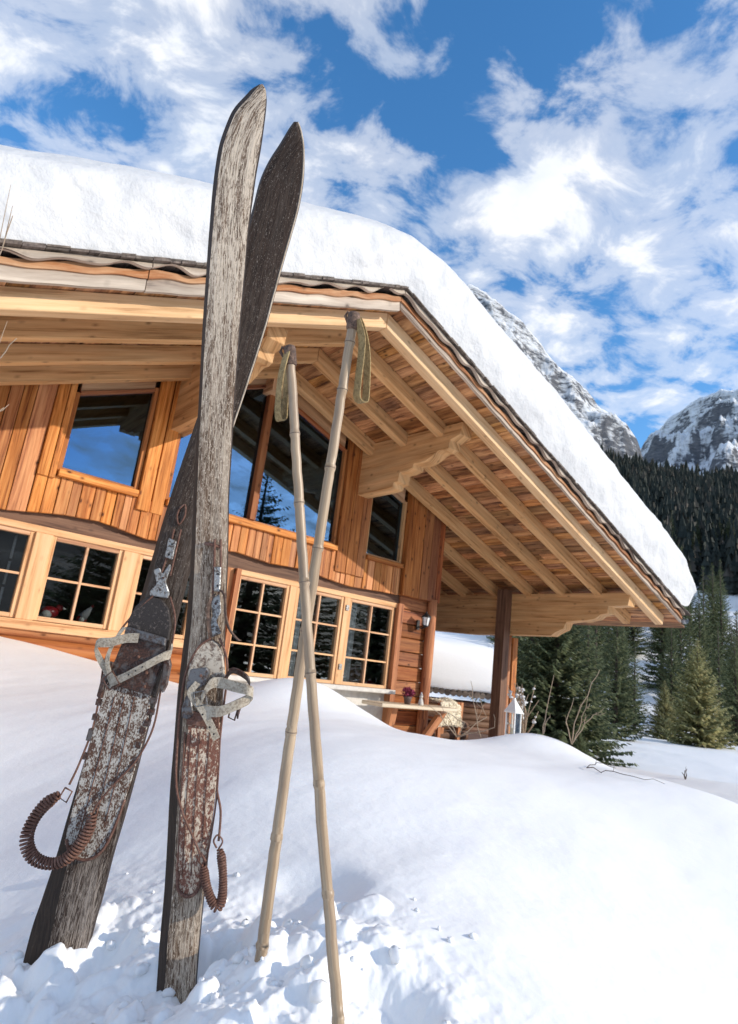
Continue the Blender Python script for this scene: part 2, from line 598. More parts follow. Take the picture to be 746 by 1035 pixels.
M['blue_steel'] = flaked_paint('blued_steel', (0.15, 0.15, 0.155), (0.05, 0.03, 0.025), (0.13, 0.09, 0.07), 0.40, 0.52, 110, 1, 0.6, 0.32)
M['leather'] = flaked_paint('cracked_cream_leather', (0.47, 0.41, 0.32), (0.12, 0.085, 0.06), (0.30, 0.245, 0.18), 0.36, 0.56, 190, 1, 0.0, 0.7)
M['brown_leather'] = flaked_paint('worn_brown_leather', (0.22, 0.13, 0.085), (0.05, 0.03, 0.022), (0.13, 0.075, 0.05), 0.45, 0.6, 80, 1, 0.0, 0.6)
M['rubber'] = flaked_paint('scuffed_dark_rubber', (0.15, 0.12, 0.105), (0.018, 0.015, 0.014), (0.045, 0.035, 0.032), 0.54, 0.66, 140, 1, 0.0, 0.6)
M['pale_pad'] = flaked_paint('worn_pale_pad', (0.52, 0.45, 0.36), (0.09, 0.06, 0.045), (0.25, 0.18, 0.14), 0.44, 0.54, 110, 1, 0.0, 0.7)
M['webbing'] = flaked_paint('olive_webbing', (0.38, 0.27, 0.12), (0.15, 0.10, 0.045), (0.28, 0.195, 0.085), 0.40, 0.58, 160, 1, 0.0, 0.85)


def plain(name, c, rough=0.6, metallic=0.0, nscale=20, amt=0.25, bump=0.2):
    mt, t, b, out = new_mat(name)
    oc = t.n('ShaderNodeTexCoord').outputs['Object']
    n = t.noise(oc, nscale, 5, 0.6)
    d = tuple(x * (1 - amt) for x in c); l = tuple(min(1, x * (1 + amt)) for x in c)
    t.l(t.ramp(n, [(0.3, d), (0.7, l)]), b.inputs['Base Color'])
    b.inputs['Roughness'].default_value = rough
    b.inputs['Metallic'].default_value = metallic
    t.l(t.bump(n, bump, 0.004), b.inputs['Normal'])
    return mt


def bamboo_mat():
    mt, t, b, out = new_mat('weathered_bamboo')
    uv = t.n('ShaderNodeUVMap').outputs[0]
    n1 = t.noise(t.mapping(uv, scale=(3, 160, 1)), 1, 5, 0.6)
    n2 = t.noise(t.mapping(uv, scale=(5, 18, 1)), 1, 4, 0.6)
    c = t.ramp(n1, [(0.3, (0.25, 0.17, 0.10)), (0.7, (0.49, 0.365, 0.24))])
    c = t.mix(t.ramp(n2, [(0.5, 0.0), (0.68, 0.6)]), c, (0.22, 0.15, 0.1))
    t.l(c, b.inputs['Base Color'])
    b.inputs['Roughness'].default_value = 0.42
    t.l(t.bump(n1, 0.25, 0.001), b.inputs['Normal'])
    return mt


M['bamboo'] = bamboo_mat()
M['bamboo_dark'] = plain('dark_bamboo_node', (0.16, 0.11, 0.075), 0.6)


def glass_mat(name, refl, tint):
    mt, t, b, out = new_mat(name)
    t.t.nodes.remove(b)
    tr = t.n('ShaderNodeBsdfTransparent'); tr.inputs[0].default_value = (*tint, 1)
    gl = t.n('ShaderNodeBsdfGlossy'); gl.inputs['Roughness'].default_value = 0.0
    gl.inputs['Color'].default_value = (0.20, 0.40, 0.70, 1) if refl > .2 else (.8, .88, .95, 1)
    oc = t.n('ShaderNodeTexCoord').outputs['Object']
    t.l(t.bump(t.noise(oc, 1.3, 1, 0.4), 0.02, 0.05), gl.inputs['Normal'])
    fr = t.n('ShaderNodeFresnel'); fr.inputs[0].default_value = 1.5
    fac = t.math('ADD', t.math('MULTIPLY', fr.outputs[0], 0.9), refl, clamp=True)
    mx = t.n('ShaderNodeMixShader')
    t.l(fac, mx.inputs[0]); t.l(tr.outputs[0], mx.inputs[1]); t.l(gl.outputs[0], mx.inputs[2])
    t.l(mx.outputs[0], out.inputs[0])
    return mt


M['glass_up'] = glass_mat('coated_window_glass', 0.26, (0.50, 0.52, 0.52))
M['glass_low'] = glass_mat('window_glass', 0.075, (0.72, 0.74, 0.74))
M['lamp_glass'] = glass_mat('clear_lamp_glass', 0.02, (0.9, 0.9, 0.88))
M['room'] = plain('dark_room_wood', (0.085, 0.055, 0.038), 0.8)
M['black_iron'] = plain('black_iron', (0.02, 0.02, 0.022), 0.5, 0.3)
M['white_paint'] = plain('white_painted_tin', (0.72, 0.72, 0.70), 0.5, 0, 40, 0.12)
M['zinc'] = plain('zinc_gutter', (0.42, 0.45, 0.48), 0.4, 0.7)
M['red_paint'] = plain('red_glaze', (0.42, 0.02, 0.03), 0.3)
M['grey_felt'] = plain('grey_felt', (0.4, 0.4, 0.42), 0.9)
M['cream'] = plain('cream_wool', (0.80, 0.72, 0.56), 0.95, 0, 60, 0.15, 0.3)
M['curtain'] = plain('pale_curtain', (0.75, 0.76, 0.78), 0.9)
M['pot'] = plain('dark_clay', (0.13, 0.09, 0.08), 0.7)
M['heather'] = plain('purple_heather', (0.24, 0.03, 0.07), 0.8)
M['plaster'] = plain('white_plaster', (0.62, 0.59, 0.54), 0.9, 0, 12, 0.15, 0.4)
M['twig'] = plain('dry_twig', (0.34, 0.25, 0.17), 0.85, 0, 80)
M['bark'] = plain('spruce_bark', (0.085, 0.06, 0.045), 0.9, 0, 12, 0.4, 0.6)


def foliage(name, dark, light, tip=None):
    mt, t, b, out = new_mat(name)
    geo = t.n('ShaderNodeNewGeometry')
    oi = t.n('ShaderNodeObjectInfo')
    c = t.ramp(geo.outputs['Random Per Island'], [(0.0, dark), (0.75, light), (1.0, tip or light)])
    hv = t.n('ShaderNodeHueSaturation')
    t.l(c, hv.inputs['Color'])
    t.l(t.math('ADD', t.math('MULTIPLY', oi.outputs['Random'], 0.3), 0.85), hv.inputs['Value'])
    t.l(hv.outputs[0], b.inputs['Base Color'])
    b.inputs['Roughness'].default_value = 0.75
    b.inputs['Specular IOR Level'].default_value = 0.15
    return mt


M['needles'] = foliage('spruce_needles', (0.055, 0.072, 0.032), (0.15, 0.17, 0.078), (0.21, 0.21, 0.11))
M['olive_needles'] = foliage('olive_spruce_needles', (0.19, 0.185, 0.075), (0.38, 0.35, 0.15), (0.48, 0.40, 0.21))
M['forest'] = foliage('distant_forest_needles', (0.022, 0.030, 0.027), (0.055, 0.062, 0.052), (0.11, 0.092, 0.075))


def rock_mat():
    mt, t, b, out = new_mat('snowy_rock')
    geo = t.n('ShaderNodeNewGeometry')
    pos = geo.outputs['Position']
    sx = t.n('ShaderNodeSeparateXYZ'); t.l(geo.outputs['Normal'], sx.inputs[0])
    n1 = t.noise(pos, 0.012, 9, 0.66)
    n2 = t.noise(t.mapping(pos, scale=(1, 1, 2.2)), 0.035, 8, 0.7, 0.6)
    f = t.math('ADD', t.math('ADD', t.math('MULTIPLY', sx.outputs[2], 0.55), t.math('MULTIPLY', n1, 0.42)), t.math('MULTIPLY', n2, 0.55))
    s = t.ramp(f, [(0.70, 0.0), (0.80, 0.72), (0.95, 1.0)])
    rk = t.ramp(n2, [(0.3, (0.06, 0.068, 0.088)), (0.7, (0.20, 0.21, 0.235))])
    c = t.mix(s, rk, (0.82, 0.86, 0.92))
    t.l(c, b.inputs['Base Color'])
    b.inputs['Roughness'].default_value = 0.9
    b.inputs['Specular IOR Level'].default_value = 0.1
    t.l(t.bump(t.math('ADD', n2, n1), 0.8, 14.0), b.inputs['Normal'])
    return mt


M['rock'] = rock_mat()

# ------------------------------------------------------------------ terrain
PTS = []


def tp(x, y, d):
    PTS.append(at(x, y, d))


for q in [(175, 995, 1.25), (55, 962, 1.40), (268, 950, 1.15), (345, 1050, 0.95), (600, 1035, 1.1), (746, 1035, 1.3), (0, 1035, 1.25), (-150, 1000, 1.5),
          (-100, 900, 2.0), (450, 1035, 1.0), (120, 800, 2.5), (0, 780, 2.9), (250, 800, 2.15), (0, 700, 4.3), (-150, 690, 4.0), (120, 735, 3.4),
          (400, 850, 1.75), (550, 850, 1.95), (700, 900, 1.9), (746, 880, 2.2), (330, 745, 3.0), (420, 754, 3.3), (500, 760, 3.6), (450, 757, 5.2), (560, 774, 3.5), (620, 782, 3.4), (700, 797, 3.3), (746, 809, 3.3), (900, 900, 3.0),
          (240, 720, 3.7)]:
    tp(*q)
for x, y, z in [(-4, 7.2, -0.05), (-1, 7.2, -0.10), (1.5, 7.3, -0.14), (2.5, 7.3, -0.30), (3.55, 7.35, -0.48), (4.6, 7.0, -0.66), (5.6, 7.3, -1.0), (6.6, 7.2, -1.15), (8, 7.2, -1.2), (9.8, 7.3, -1.15), (12, 8, -1.3), (7, 11, -1.1), (11, 12, -1.4), (0, 12, -0.5), (-6, 12, 0), (5.2, 5.5, -0.78), (7.2, 5.6, -1.05),
                (13, 3, -1.2), (16, 8, -1.55), (9, 1, -0.9), (6.6, 3.5, -0.95),
                (0, -2, -0.9), (3, -3, -1.1), (-3, 0, -0.75), (8, -4, -1.5), (-5, 4, -0.2)]:
    PTS.append(np.array([x, y, z]))
PTS = np.array(PTS)


def tps_fit(P, reg=0.02):
    n = len(P)
    d = np.linalg.norm(P[:, None, :2] - P[None, :, :2], axis=2)
    K = np.where(d > 0, d, 1.0)
    K = np.where(d > 0, d * d * np.log(K), 0) + reg * np.eye(n)
    A = np.zeros((n + 3, n + 3))
    A[:n, :n] = K
    A[:n, n] = 1; A[:n, n + 1:] = P[:, :2]
    A[n, :n] = 1; A[n + 1:, :n] = P[:, :2].T
    return np.linalg.solve(A, np.concatenate([P[:, 2], [0, 0, 0]]))


TPS = tps_fit(PTS)


def tps_eval(x, y):
    n = len(PTS)
    out = TPS[n] + TPS[n + 1] * x + TPS[n + 2] * y
    for i in range(n):
        r2 = (x - PTS[i, 0]) ** 2 + (y - PTS[i, 1]) ** 2
        out = out + TPS[i] * 0.5 * r2 * np.log(np.maximum(r2, 1e-12))
    return out


def smooth(a, b, t):
    t = np.clip((t - a) / (b - a), 0, 1)
    return t * t * (3 - 2 * t)


def gauss(x, y, c, r, ry=None, ang=0):
    dx, dy = x - c[0], y - c[1]
    ca, sa = math.cos(ang), math.sin(ang)
    u, v = dx * ca + dy * sa, -dx * sa + dy * ca
    return np.exp(-((u / r) ** 2 + (v / (ry or r)) ** 2))


MOUND1 = at(305, 705, 5.0)
MOUND2 = at(545, 748, 4.7)
SKI_A, SKI_B, POLE_A, POLE_B = at(177, 985, 1.25), at(62, 952, 1.40), at(342, 1030, 0.96), at(268, 945, 1.15)
CLODS = [(RNG.uniform(0.02, 0.055), RNG.uniform(0.006, 0.022), at(RNG.uniform(-60, 420), RNG.uniform(950, 1060), RNG.uniform(1.0, 1.35))) for _ in range(46)]
CLODS += [(RNG.uniform(0.02, 0.045), RNG.uniform(0.012, 0.03), SKI_A + np.array([*RNG.normal(0, 0.10, 2), 0])) for _ in range(16)]
CLODS = [c for c in CLODS if np.hypot(*(c[2] - SKI_A)[:2]) > .085]
CLODS += [(RNG.uniform(0.02, 0.045), RNG.uniform(0.012, 0.03), SKI_B + np.array([*RNG.normal(0, 0.10, 2), 0])) for _ in range(14)]
HOLES = [(at(222, 955, 1.28), 0.065, 0.075), (at(385, 985, 1.05), 0.085, 0.075), (at(300, 960, 1.13), 0.05, 0.03), (at(310, 870, 1.5), 0.13, 0.04), (at(110, 955, 1.38), 0.05, 0.04)]


def ground(x, y, detail=True):
    x = np.asarray(x, float); y = np.asarray(y, float)
    r = np.hypot(x, y)
    far = -1.95 - 0.004 * np.clip(r - 30, 0, 60) + 0.12 * vnoise(x * .11, y * .11, 3)
    k = smooth(11.0, 19.0, r)
    z = tps_eval(np.clip(x, -30, 30), np.clip(y, -30, 30))
    z = np.clip(z, -1.9, 0.6) * (1 - k) + far * k
    z = z + 0.26 * gauss(x, y, MOUND1, 0.62, 0.50, -0.3)
    z = z + 0.21 * gauss(x, y, MOUND2, 0.50, 0.42, -0.5)
    z = z + 0.006 * fbm(x * 1.3 + y * .6, y * 3.2 - x, 3, 15) * smooth(1.3, 2.5, r)
    z = z + 0.035 * vnoise(x * .9, y * .9, 11) * smooth(1.2, 3, r)
    if detail:
        near = 1 - smooth(1.6, 3.2, r)
        z = z + 0.009 * fbm(x * 3, y * 3, 2, 5) * (0.5 + near)
        z = z + 0.0012 * fbm(x * 26, y * 26, 3, 9) * (0.1 + near)
        for rad, h, c in CLODS:
            d2 = (x - c[0]) ** 2 + (y - c[1]) ** 2
            z = z + h * np.clip(1.25 - d2 / rad ** 2, 0, 1) ** 0.7 * (d2 < 1.25 * rad ** 2)
        zone = np.clip(sum(gauss(x, y, c, 0.24) for c in (SKI_A, SKI_B, POLE_A, POLE_B)), 0, 1)
        z = z + zone * 0.0018 * fbm(x * 55, y * 55, 3, 25, True)
        z = z + zone * (0.018 * fbm(x * 14, y * 14, 4, 21, True) - 0.012)
        z = z - 0.03 * gauss(x, y, SKI_A - np.array([.03, .05, 0]), 0.10)
        for c, rad, dp in HOLES:
            z = z - dp * np.exp(-(((x - c[0]) ** 2 + (y - c[1]) ** 2) / rad ** 2) ** 2)
    return z


def build_ground():
    a = np.concatenate([np.linspace(-180, -20, 60, endpoint=False), np.linspace(-20, 95, 860, endpoint=False), np.linspace(95, 180, 41)])
    a = np.radians(a)
    r = np.concatenate([[0.02, 0.3], np.geomspace(0.5, 6, 760), np.geomspace(6.1, 30, 130), np.geomspace(31, 900, 40)])
    A, Rr = np.meshgrid(a, r)
    X, Y = Rr * np.sin(A), Rr * np.cos(A)
    Z = ground(X, Y)
    na, nr = len(a), len(r)
    V = np.stack([X, Y, Z], -1).reshape(-1, 3)
    i, j = np.meshgrid(np.arange(nr - 1), np.arange(na - 1), indexing='ij')
    q = np.stack([i * na + j, i * na + j + 1, (i + 1) * na + j + 1, (i + 1) * na + j], -1).reshape(-1, 4)[:, ::-1]
    me = bpy.data.meshes.new('snow_ground')
    me.vertices.add(len(V)); me.vertices.foreach_set('co', V.ravel())
    me.loops.add(q.size); me.loops.foreach_set('vertex_index', q.ravel().astype(np.int32))
    me.polygons.add(len(q))
    me.polygons.foreach_set('loop_start', (np.arange(len(q)) * 4).astype(np.int32))
    me.polygons.foreach_set('use_smooth', np.ones(len(q), bool))
    me.update(calc_edges=True); me.validate()
    me.materials.append(M['snow'])
    o = bpy.data.objects.new('snow_ground', me)
    col.objects.link(o)
    tag(o, kind='structure')


build_ground()


def build_crumbs():
    mb = MB()
    rng = np.random.default_rng(44)
    for k in range(100):
        c = (SKI_A, SKI_B, POLE_A, POLE_B)[k % 4]
        if k % 5 == 0:
            q = at(rng.uniform(-80, 520), rng.uniform(930, 1060), rng.uniform(1.0, 1.4))
            x, y = q[0], q[1]
        else:
            x, y = c[0] + rng.normal(0, .13), c[1] + rng.normal(0, .13)
        r = min(.020, .0025 + rng.exponential(.0055))
        z = float(ground(x, y)) + r * .25
        b = []
        seg, rings = 6, 4
        V, F = [], []
        ax = rng.uniform(.7, 1.35, 3)
        for i in range(rings + 1):
            t = math.pi * i / rings
            for j in range(seg):
                p = 2 * math.pi * j / seg
                q = r * rng.uniform(.72, 1.2)
                V.append((x + q * ax[0] * math.sin(t) * math.cos(p), y + q * ax[1] * math.sin(t) * math.sin(p), z + q * ax[2] * .8 * math.cos(t)))
        for i in range(rings):
            for j in range(seg):
                j2 = (j + 1) % seg
                F.append((i * seg + j, (i + 1) * seg + j, (i + 1) * seg + j2, i * seg + j2))
        mb.add(V, F, None, True)
    tag(mb.build('snow_crumbs', M['snow']), 'loose crumbs of broken snow scattered round the skis and poles', 'snow', None, 'stuff')


build_crumbs()

# hillside and mountains
YAW = 40.2


def polar(az, r):
    t = np.radians(az)
    return r * np.sin(t), r * np.cos(t)


def hill_height(az, r):
    x, y = polar(az, r)
    top = np.interp(az, [20, 45, 55, 62, 70, 85, 110], [175, 168, 150, 131, 116, 108, 100])
    t = np.clip((r - 62) / (370 - 62), 0, 1.25)
    return -3.2 + top * (t ** 1.15) + 5 * fbm(x * .012, y * .012, 3, 31) * smooth(0, .2, t) - np.clip(r - 385, 0, None) * 0.9


def build_hill():
    a = np.linspace(15, 115, 150); r = np.linspace(55, 460, 110)
    A, Rr = np.meshgrid(a, r)
    X, Y = polar(A, Rr)
    Z = hill_height(A, Rr)
    mb = MB(); mb.grid(np.stack([X, Y, Z], -1)[:, ::-1])
    tag(mb.build('wooded_hillside', M['snow']), kind='structure')


build_hill()


def build_far_side():  # valley side out of view, added to darken the low window reflections
    a = np.linspace(100, 335, 150); r = np.linspace(160, 700, 40)
    A, Rr = np.meshgrid(a, r)
    X, Y = polar(A, Rr)
    env = np.clip(np.minimum(a - 100, 335 - a) / 25, 0, 1)[None, :]
    t = np.clip((Rr - 160) / 500, 0, 1)
    Z = -3.5 + t * env * (88 + 26 * fbm(X * .004, Y * .004, 3, 61)) + 7 * np.abs(fbm(X * .06, Y * .06, 3, 67)) * t
    mb = MB(); mb.grid(np.stack([X, Y, Z], -1)[:, ::-1])
    tag(mb.build('unseen_opposite_hillside', M['forest']), kind='structure')


build_far_side()


def px_dir(x, y):
    d = ray(x, y)
    return math.degrees(math.atan2(d[0], d[1])), d[2] / math.hypot(d[0], d[1])


RIDGE = [px_dir(q[0] + 4, q[1] - 9) for q in [(300, 330), (380, 310), (440, 296), (470, 300), (488, 309), (500, 317), (515, 328), (530, 346), (545, 362), (560, 380), (575, 392), (590, 406), (603, 420), (615, 428), (628, 434), (640, 452)]]
PEAK = [px_dir(*q) for q in [(600, 480), (648, 456), (655, 444), (668, 432), (680, 423), (695, 412), (710, 404), (728, 396), (746, 394), (775, 392), (810, 410), (860, 430), (940, 470)]]


def build_mountain(name, prof, r0, r1, back, seed, rough):
    az = np.array([p[0] for p in prof]); el = np.array([p[1] for p in prof])
    o = np.argsort(az); az, el = az[o], el[o]
    a = np.linspace(az[0] - 6, az[-1] + 6, 420)
    e = np.interp(a, az, el)
    fall = np.clip(np.maximum(az[0] - a, a - az[-1]) / 6, 0, 1)
    e = e * (1 - fall)
    t = np.linspace(0, 1.35, 150)
    A, T = np.meshgrid(a, t)
    E = np.tile(e, (len(t), 1))
    Rr = r0 + (r1 - r0) * T
    up = np.where(T <= 1, np.clip(T, 0, 1) ** 1.25, 1 - (T - 1) * 2.0)
    X, Y = polar(A, Rr)
    H = r1 * E
    nz = fbm(X / 260, Y / 260, 6, seed, True, 0.55)
    nz2 = fbm(X / 60, Y / 60, 4, seed + 7, True)
    env = np.clip(T * 2.5, 0, 1)
    crest = np.exp(-((T - 1) / 0.10) ** 2)
    Z = H * up + (nz - 0.15) * rough * env * (1 - 0.85 * crest) + nz2 * rough * 0.09 * env
    mb = MB(); mb.grid(np.stack([X, Y, Z], -1)[:, ::-1])
    tag(mb.build(name, M['rock']), kind='structure')


build_mountain('mountain_ridge', RIDGE, 700, 1750, 0, 41, 130)
build_mountain('mountain', PEAK, 1100, 2700, 0, 57, 170)

# ------------------------------------------------------------------ chalet (drawing units, times S)
AX, AZ = 3.05, 2.848
YV, YW = 3.67, 5.5


def L(x):
    return AZ + (0.447 * (x - AX) if x < AX else -0.34 * (x - AX))


chalet = empty('chalet', (2.0 * S, YW * S, -0.9 * S))
tag(chalet, 'sunlit wooden mountain chalet with wide overhanging gable roof and large gable windows', 'chalet')


def HB():
    return MB(S)


def clip_top(x):
    return L(x) - 0.05


# -- rafters
RY = [3.72, 4.17, 4.71, 5.25, 5.85, 6.47, 7.05, 7.63, 8.2]
XL, XR = -3.1, 8.50
for i, y in enumerate(RY):
    mats = M['pine'] if i == 0 else M['rafter']
    for side in ((-1, 1) if y < YW else (1,)):
        x0, x1 = (XL, AX) if side < 0 else (AX, XR)
        mb = HB()
        hw, hh = (0.05, 0.145)
        if side < 0:
            P = [(x0, y - hw, L(x0)), (x0, y + hw, L(x0)), (x0, y + hw, L(x0) + hh), (x0, y - hw, L(x0) + hh)]
            P += [(x1 - .002, y - hw, L(x1)), (x1 - .002, y + hw, L(x1)), (x1 - .002, y + hw, L(x1) + hh), (x1 - .002, y - hw, L(x1) + hh)]
        else:
            P = [(x0 + .002, y - hw, L(x0)), (x0 + .002, y + hw, L(x0)), (x0 + .002, y + hw, L(x0) + hh), (x0 + .002, y - hw, L(x0) + hh)]
            c = 0.05
            P += [(x1 - c, y - hw, L(x1 - c)), (x1 - c, y + hw, L(x1 - c)), (x1, y + hw, L(x1) + hh), (x1, y - hw, L(x1) + hh)]
        mb.hexa(P).build('rafter', mats, chalet, bevel=0.006)

# -- roof deck boards (run along y)
deck = HB()
for side in (-1, 1):
    x = AX
    while XL - .1 < x < XR + .25:
        wd = random.uniform(0.10, 0.17)
        xa, xb = (x - wd + .004, x) if side < 0 else (x, x + wd - .004)
        za, zb = L(xa) + .148, L(xb) + .148
        th = 0.03
        j = random.uniform(-.004, .004)
        yf = 3.545
        splits = [yf] + sorted(random.uniform(4.2, 9.0) for _ in range(2)) + [10.0]
        for ya, yb in zip(splits[:-1], splits[1:]):
            if yb - ya < .05:
                continue
            P = [(xa, ya + .003, za + j), (xa, ya + .003, za + th), (xb, ya + .003, zb + th), (xb, ya + .003, zb + j),
                 (xa, yb, za + j), (xa, yb, za + th), (xb, yb, zb + th), (xb, yb, zb + j)]
            deck.hexa(P)
        x += side * wd
roof = deck.build('roof_deck', M['soffit'], chalet)


# -- weathered verge boards with wavy live edges
def verge_board(y0, y1, zlo, zhi, wave_lo, wave_hi, seed, mat, name, xl=XL - .05, xr=XR + .18, low=False):
    for side in (-1, 1):
        a, b = (xl, AX) if side < 0 else (AX, xr)
        cuts = [a] + ([a + (b - a) * 0.67] if side < 0 else [a + (b - a) * 0.55]) + [b]
        for c0, c1 in zip(cuts[:-1], cuts[1:]):
            mb = HB()
            xs = np.linspace(c0, c1 - .006, max(8, int((c1 - c0) * 40)))
            dz = random.uniform(-.008, .008)
            jy = random.uniform(-.004, .004)
            ring = []
            zl_ = zlo - (.042 if side < 0 and low else 0)
            wl = [zl_ + dz + wave_lo * (0.45 * float(fbm(np.array(x * 3.1), np.array(seed * 7.3 + side), 3, seed)) + 0.55 * abs(math.sin(x * 11 + seed)) ** 2 * (.5 + abs(math.sin(x * 2.3 + seed)))) for x in xs]
            wh = [zhi + dz + wave_hi * (float(fbm(np.array(x * 3.7), np.array(seed * 3.1 + side), 3, seed + 4)) + 0.7 * abs(math.sin(x * 7 + seed * 2)) ** 4) for x in xs]
            V, F, U = [], [], []
            for k, x in enumerate(xs):
                V += [(x, y0 + jy, L(x) + wl[k]), (x, y1, L(x) + wl[k]), (x, y1, L(x) + wh[k]), (x, y0 + jy + .012, L(x) + wh[k])]
            u0 = random.uniform(0, 30)
            for k in range(len(xs) - 1):
                for q in range(4):
                    q2 = (q + 1) % 4
                    F.append((k * 4 + q2, k * 4 + q, (k + 1) * 4 + q, (k + 1) * 4 + q2))
                    vv = [0, .05, .2, .3, .35]
                    U.append(((u0 + xs[k] * S, vv[q + 1]), (u0 + xs[k] * S, vv[q]), (u0 + xs[k + 1] * S, vv[q]), (u0 + xs[k + 1] * S, vv[q + 1])))
            F += [(0, 1, 2, 3), tuple((len(xs) - 1) * 4 + q for q in (3, 2, 1, 0))]
            U += [None, None]
            for i2, f2 in enumerate(U):
                if f2 is None:
                    U[i2] = [(0, 0), (0, .1), (.1, .1), (.1, 0)]
            mb.add(V, F, U)
            mb.build(name, mat, chalet)


verge_board(3.515, 3.545, 0.150, 0.206, 0.006, 0.022, 2, M['weathered'], 'verge_board', low=True)
verge_board(3.508, 3.535, 0.190, 0.246, 0.020, 0.016, 5, M['bark_edge'], 'live_edge_board')
verge_board(3.470, 3.500, 0.236, 0.286, 0.062, 0.006, 8, M['weathered'], 'verge_board')
# shingle edge
sh = HB()
for side in (-1, 1):
    x = AX
    while XL - .1 < x < XR + .22:
        wd = random.uniform(.05, .12)
        xa, xb = (x - wd, x) if side < 0 else (x, x + wd)
        for row in range(2):
            yo = 3.448 + row * .012 + random.uniform(-.012, .006)
            z0, z1 = .290 + row * .016, .290 + row * .016 + .013
            P = [(xa, yo, L(xa) + z0), (xa, yo, L(xa) + z1), (xb - .003, yo, L(xb) + z1), (xb - .003, yo, L(xb) + z0),
                 (xa, 4.0, L(xa) + z0), (xa, 4.0, L(xa) + z1), (xb - .003, 4.0, L(xb) + z1), (xb - .003, 4.0, L(xb) + z0)]
            sh.hexa(P)
        x += side * wd
sh.build('shingles', M['shingle'], chalet)
# gutter along the right eave
gt = HB()
G = []
gx, gz = XR + .31, L(XR + .2) + .215
for y in np.linspace(3.50, 10, 6):
    G.append([(gx + .065 * math.cos(t), y, gz + .065 * math.sin(t)) for t in np.linspace(math.pi, 2 * math.pi, 9)] + [(gx + .055 * math.cos(t), y, gz + .055 * math.sin(t)) for t in np.linspace(2 * math.pi, math.pi, 9)])
gt.grid(np.array(G), closed_u=True)
gt.build('gutter', M['zinc'], chalet)

# -- carved purlins
PROF_MID = [(5.9, 2.555), (3.87, 2.50), (3.89, 2.37), (4.02, 2.335), (4.03, 2.255), (4.08, 2.24), (4.14, 2.25), (4.20, 2.235), (4.26, 2.20), (4.34, 2.17), (4.42, 2.16), (4.52, 2.165), (4.53, 2.12), (4.62, 2.10), (4.72, 2.10), (4.735, 2.0), (4.80, 1.995), (4.815, 1.945), (4.90, 1.935), (5.9, 1.93)]
PROF_R = [(9.4, 1.315), (3.72, 1.315), (3.76, 1.15), (4.02, 1.14), (4.03, 1.05), (4.12, 1.03), (4.2, .975), (4.32, .95), (4.45, .945), (4.62, .92), (4.66, .83), (4.78, .775), (4.85, .73), (6.3, .70), (7.1, .73), (7.15, .80), (7.5, .84), (9.4, .84)]
for X0, prof, wd, nm in ((4.36, PROF_MID, .17, 'purlin'), (2.05, PROF_MID, .17, 'purlin'), (7.65, PROF_R, .18, 'purlin')):
    mb = HB()
    mb.prism([(X0, y, z) for y, z in prof], (wd, 0, 0), grain=(0, 1, 0))
    mb.build(nm, M['rafter'], chalet, bevel=0.005, fix=True)
# ridge purlin, tucked behind the rafter joint
HB().box(AX - .08, AX + .08, 5.3, 5.9, L(AX) - .16, L(AX) - .005, 'y').build('purlin', M['rafter'], chalet)

# -- facade cladding
WAVX = [-3, -2, -1, 0, .5, .89, 1.31, 1.63, 2.04, 2.5, 2.94, 3.36, 3.73, 4.1, 4.44, 5.0, 5.84, 6]
WAVZ = [.9, .86, .93, .88, .90, .86, .925, .94, .88, .91, .955, .92, .94, .90, .87, .895, .905, .9]


def wav(x):
    return float(np.interp(x, WAVX, WAVZ))


def boards(x0, x1, zl, zh, y0, y1, mat, name, wmin=.065, wmax=.125):
    mb = HB()
    x = x0
    while x < x1 - .01:
        wd = min(random.uniform(wmin, wmax), x1 - x)
        if x1 - x - wd < .04:
            wd = x1 - x
        xa, xb = x + .003, x + wd - .003
        jy = random.uniform(-.008, .008)
        P = [(xa, y0 + jy, zl(xa)), (xb, y0 + jy, zl(xb)), (xb, y1, zl(xb)), (xa, y1, zl(xa)), (xa, y0 + jy, zh(xa)), (xb, y0 + jy, zh(xb)), (xb, y1, zh(xb)), (xa, y1, zh(xa))]
        mb.hexa(P)
        x += wd
    return mb.build(name, mat, chalet, bevel=0.005)


top_ = lambda x: L(x) + .145
boards(-3.0, 1.05, wav, top_, 5.43, 5.47, M['clad'], 'board_cladding')
boards(1.05, 1.19, lambda x: 1.20, top_, 5.40, 5.47, M['clad'], 'board_cladding', .06, .09)
boards(1.05, 5.2, lambda x: wav(x), lambda x: 1.225, 5.42, 5.46, M['clad'], 'apron_boards', .06, .12)
boards(1.88, 2.00, lambda x: 1.12, top_, 5.395, 5.47, M['clad'], 'board_cladding', .1, .13)
boards(2.01, 2.13, lambda x: 1.12, top_, 5.405, 5.47, M['clad'], 'board_cladding', .1, .13)
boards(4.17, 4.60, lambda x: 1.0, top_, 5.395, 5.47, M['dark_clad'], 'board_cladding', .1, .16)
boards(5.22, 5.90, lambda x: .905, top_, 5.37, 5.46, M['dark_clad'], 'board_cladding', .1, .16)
# rail over the aprons
mb = HB(); mb.box(1.20, 1.87, 5.375, 5.5, 1.225, 1.285, 'x'); mb.build('window_sill', M['clad'], chalet, bevel=.006)
mb = HB(); mb.box(2.14, 4.16, 5.375, 5.5, 1.225, 1.285, 'x'); mb.build('window_sill', M['clad'], chalet, bevel=.006)
mb = HB(); mb.box(4.61, 5.21, 5.375, 5.5, 1.225, 1.275, 'x'); mb.build('window_sill', M['dark_clad'], chalet, bevel=.006)
# recessed dark beam between the storeys
mb = HB(); mb.box(-3, 5.9, 5.48, 5.62, .78, .99, 'x'); mb.build('floor_beam', M['dark_beam'], chalet)
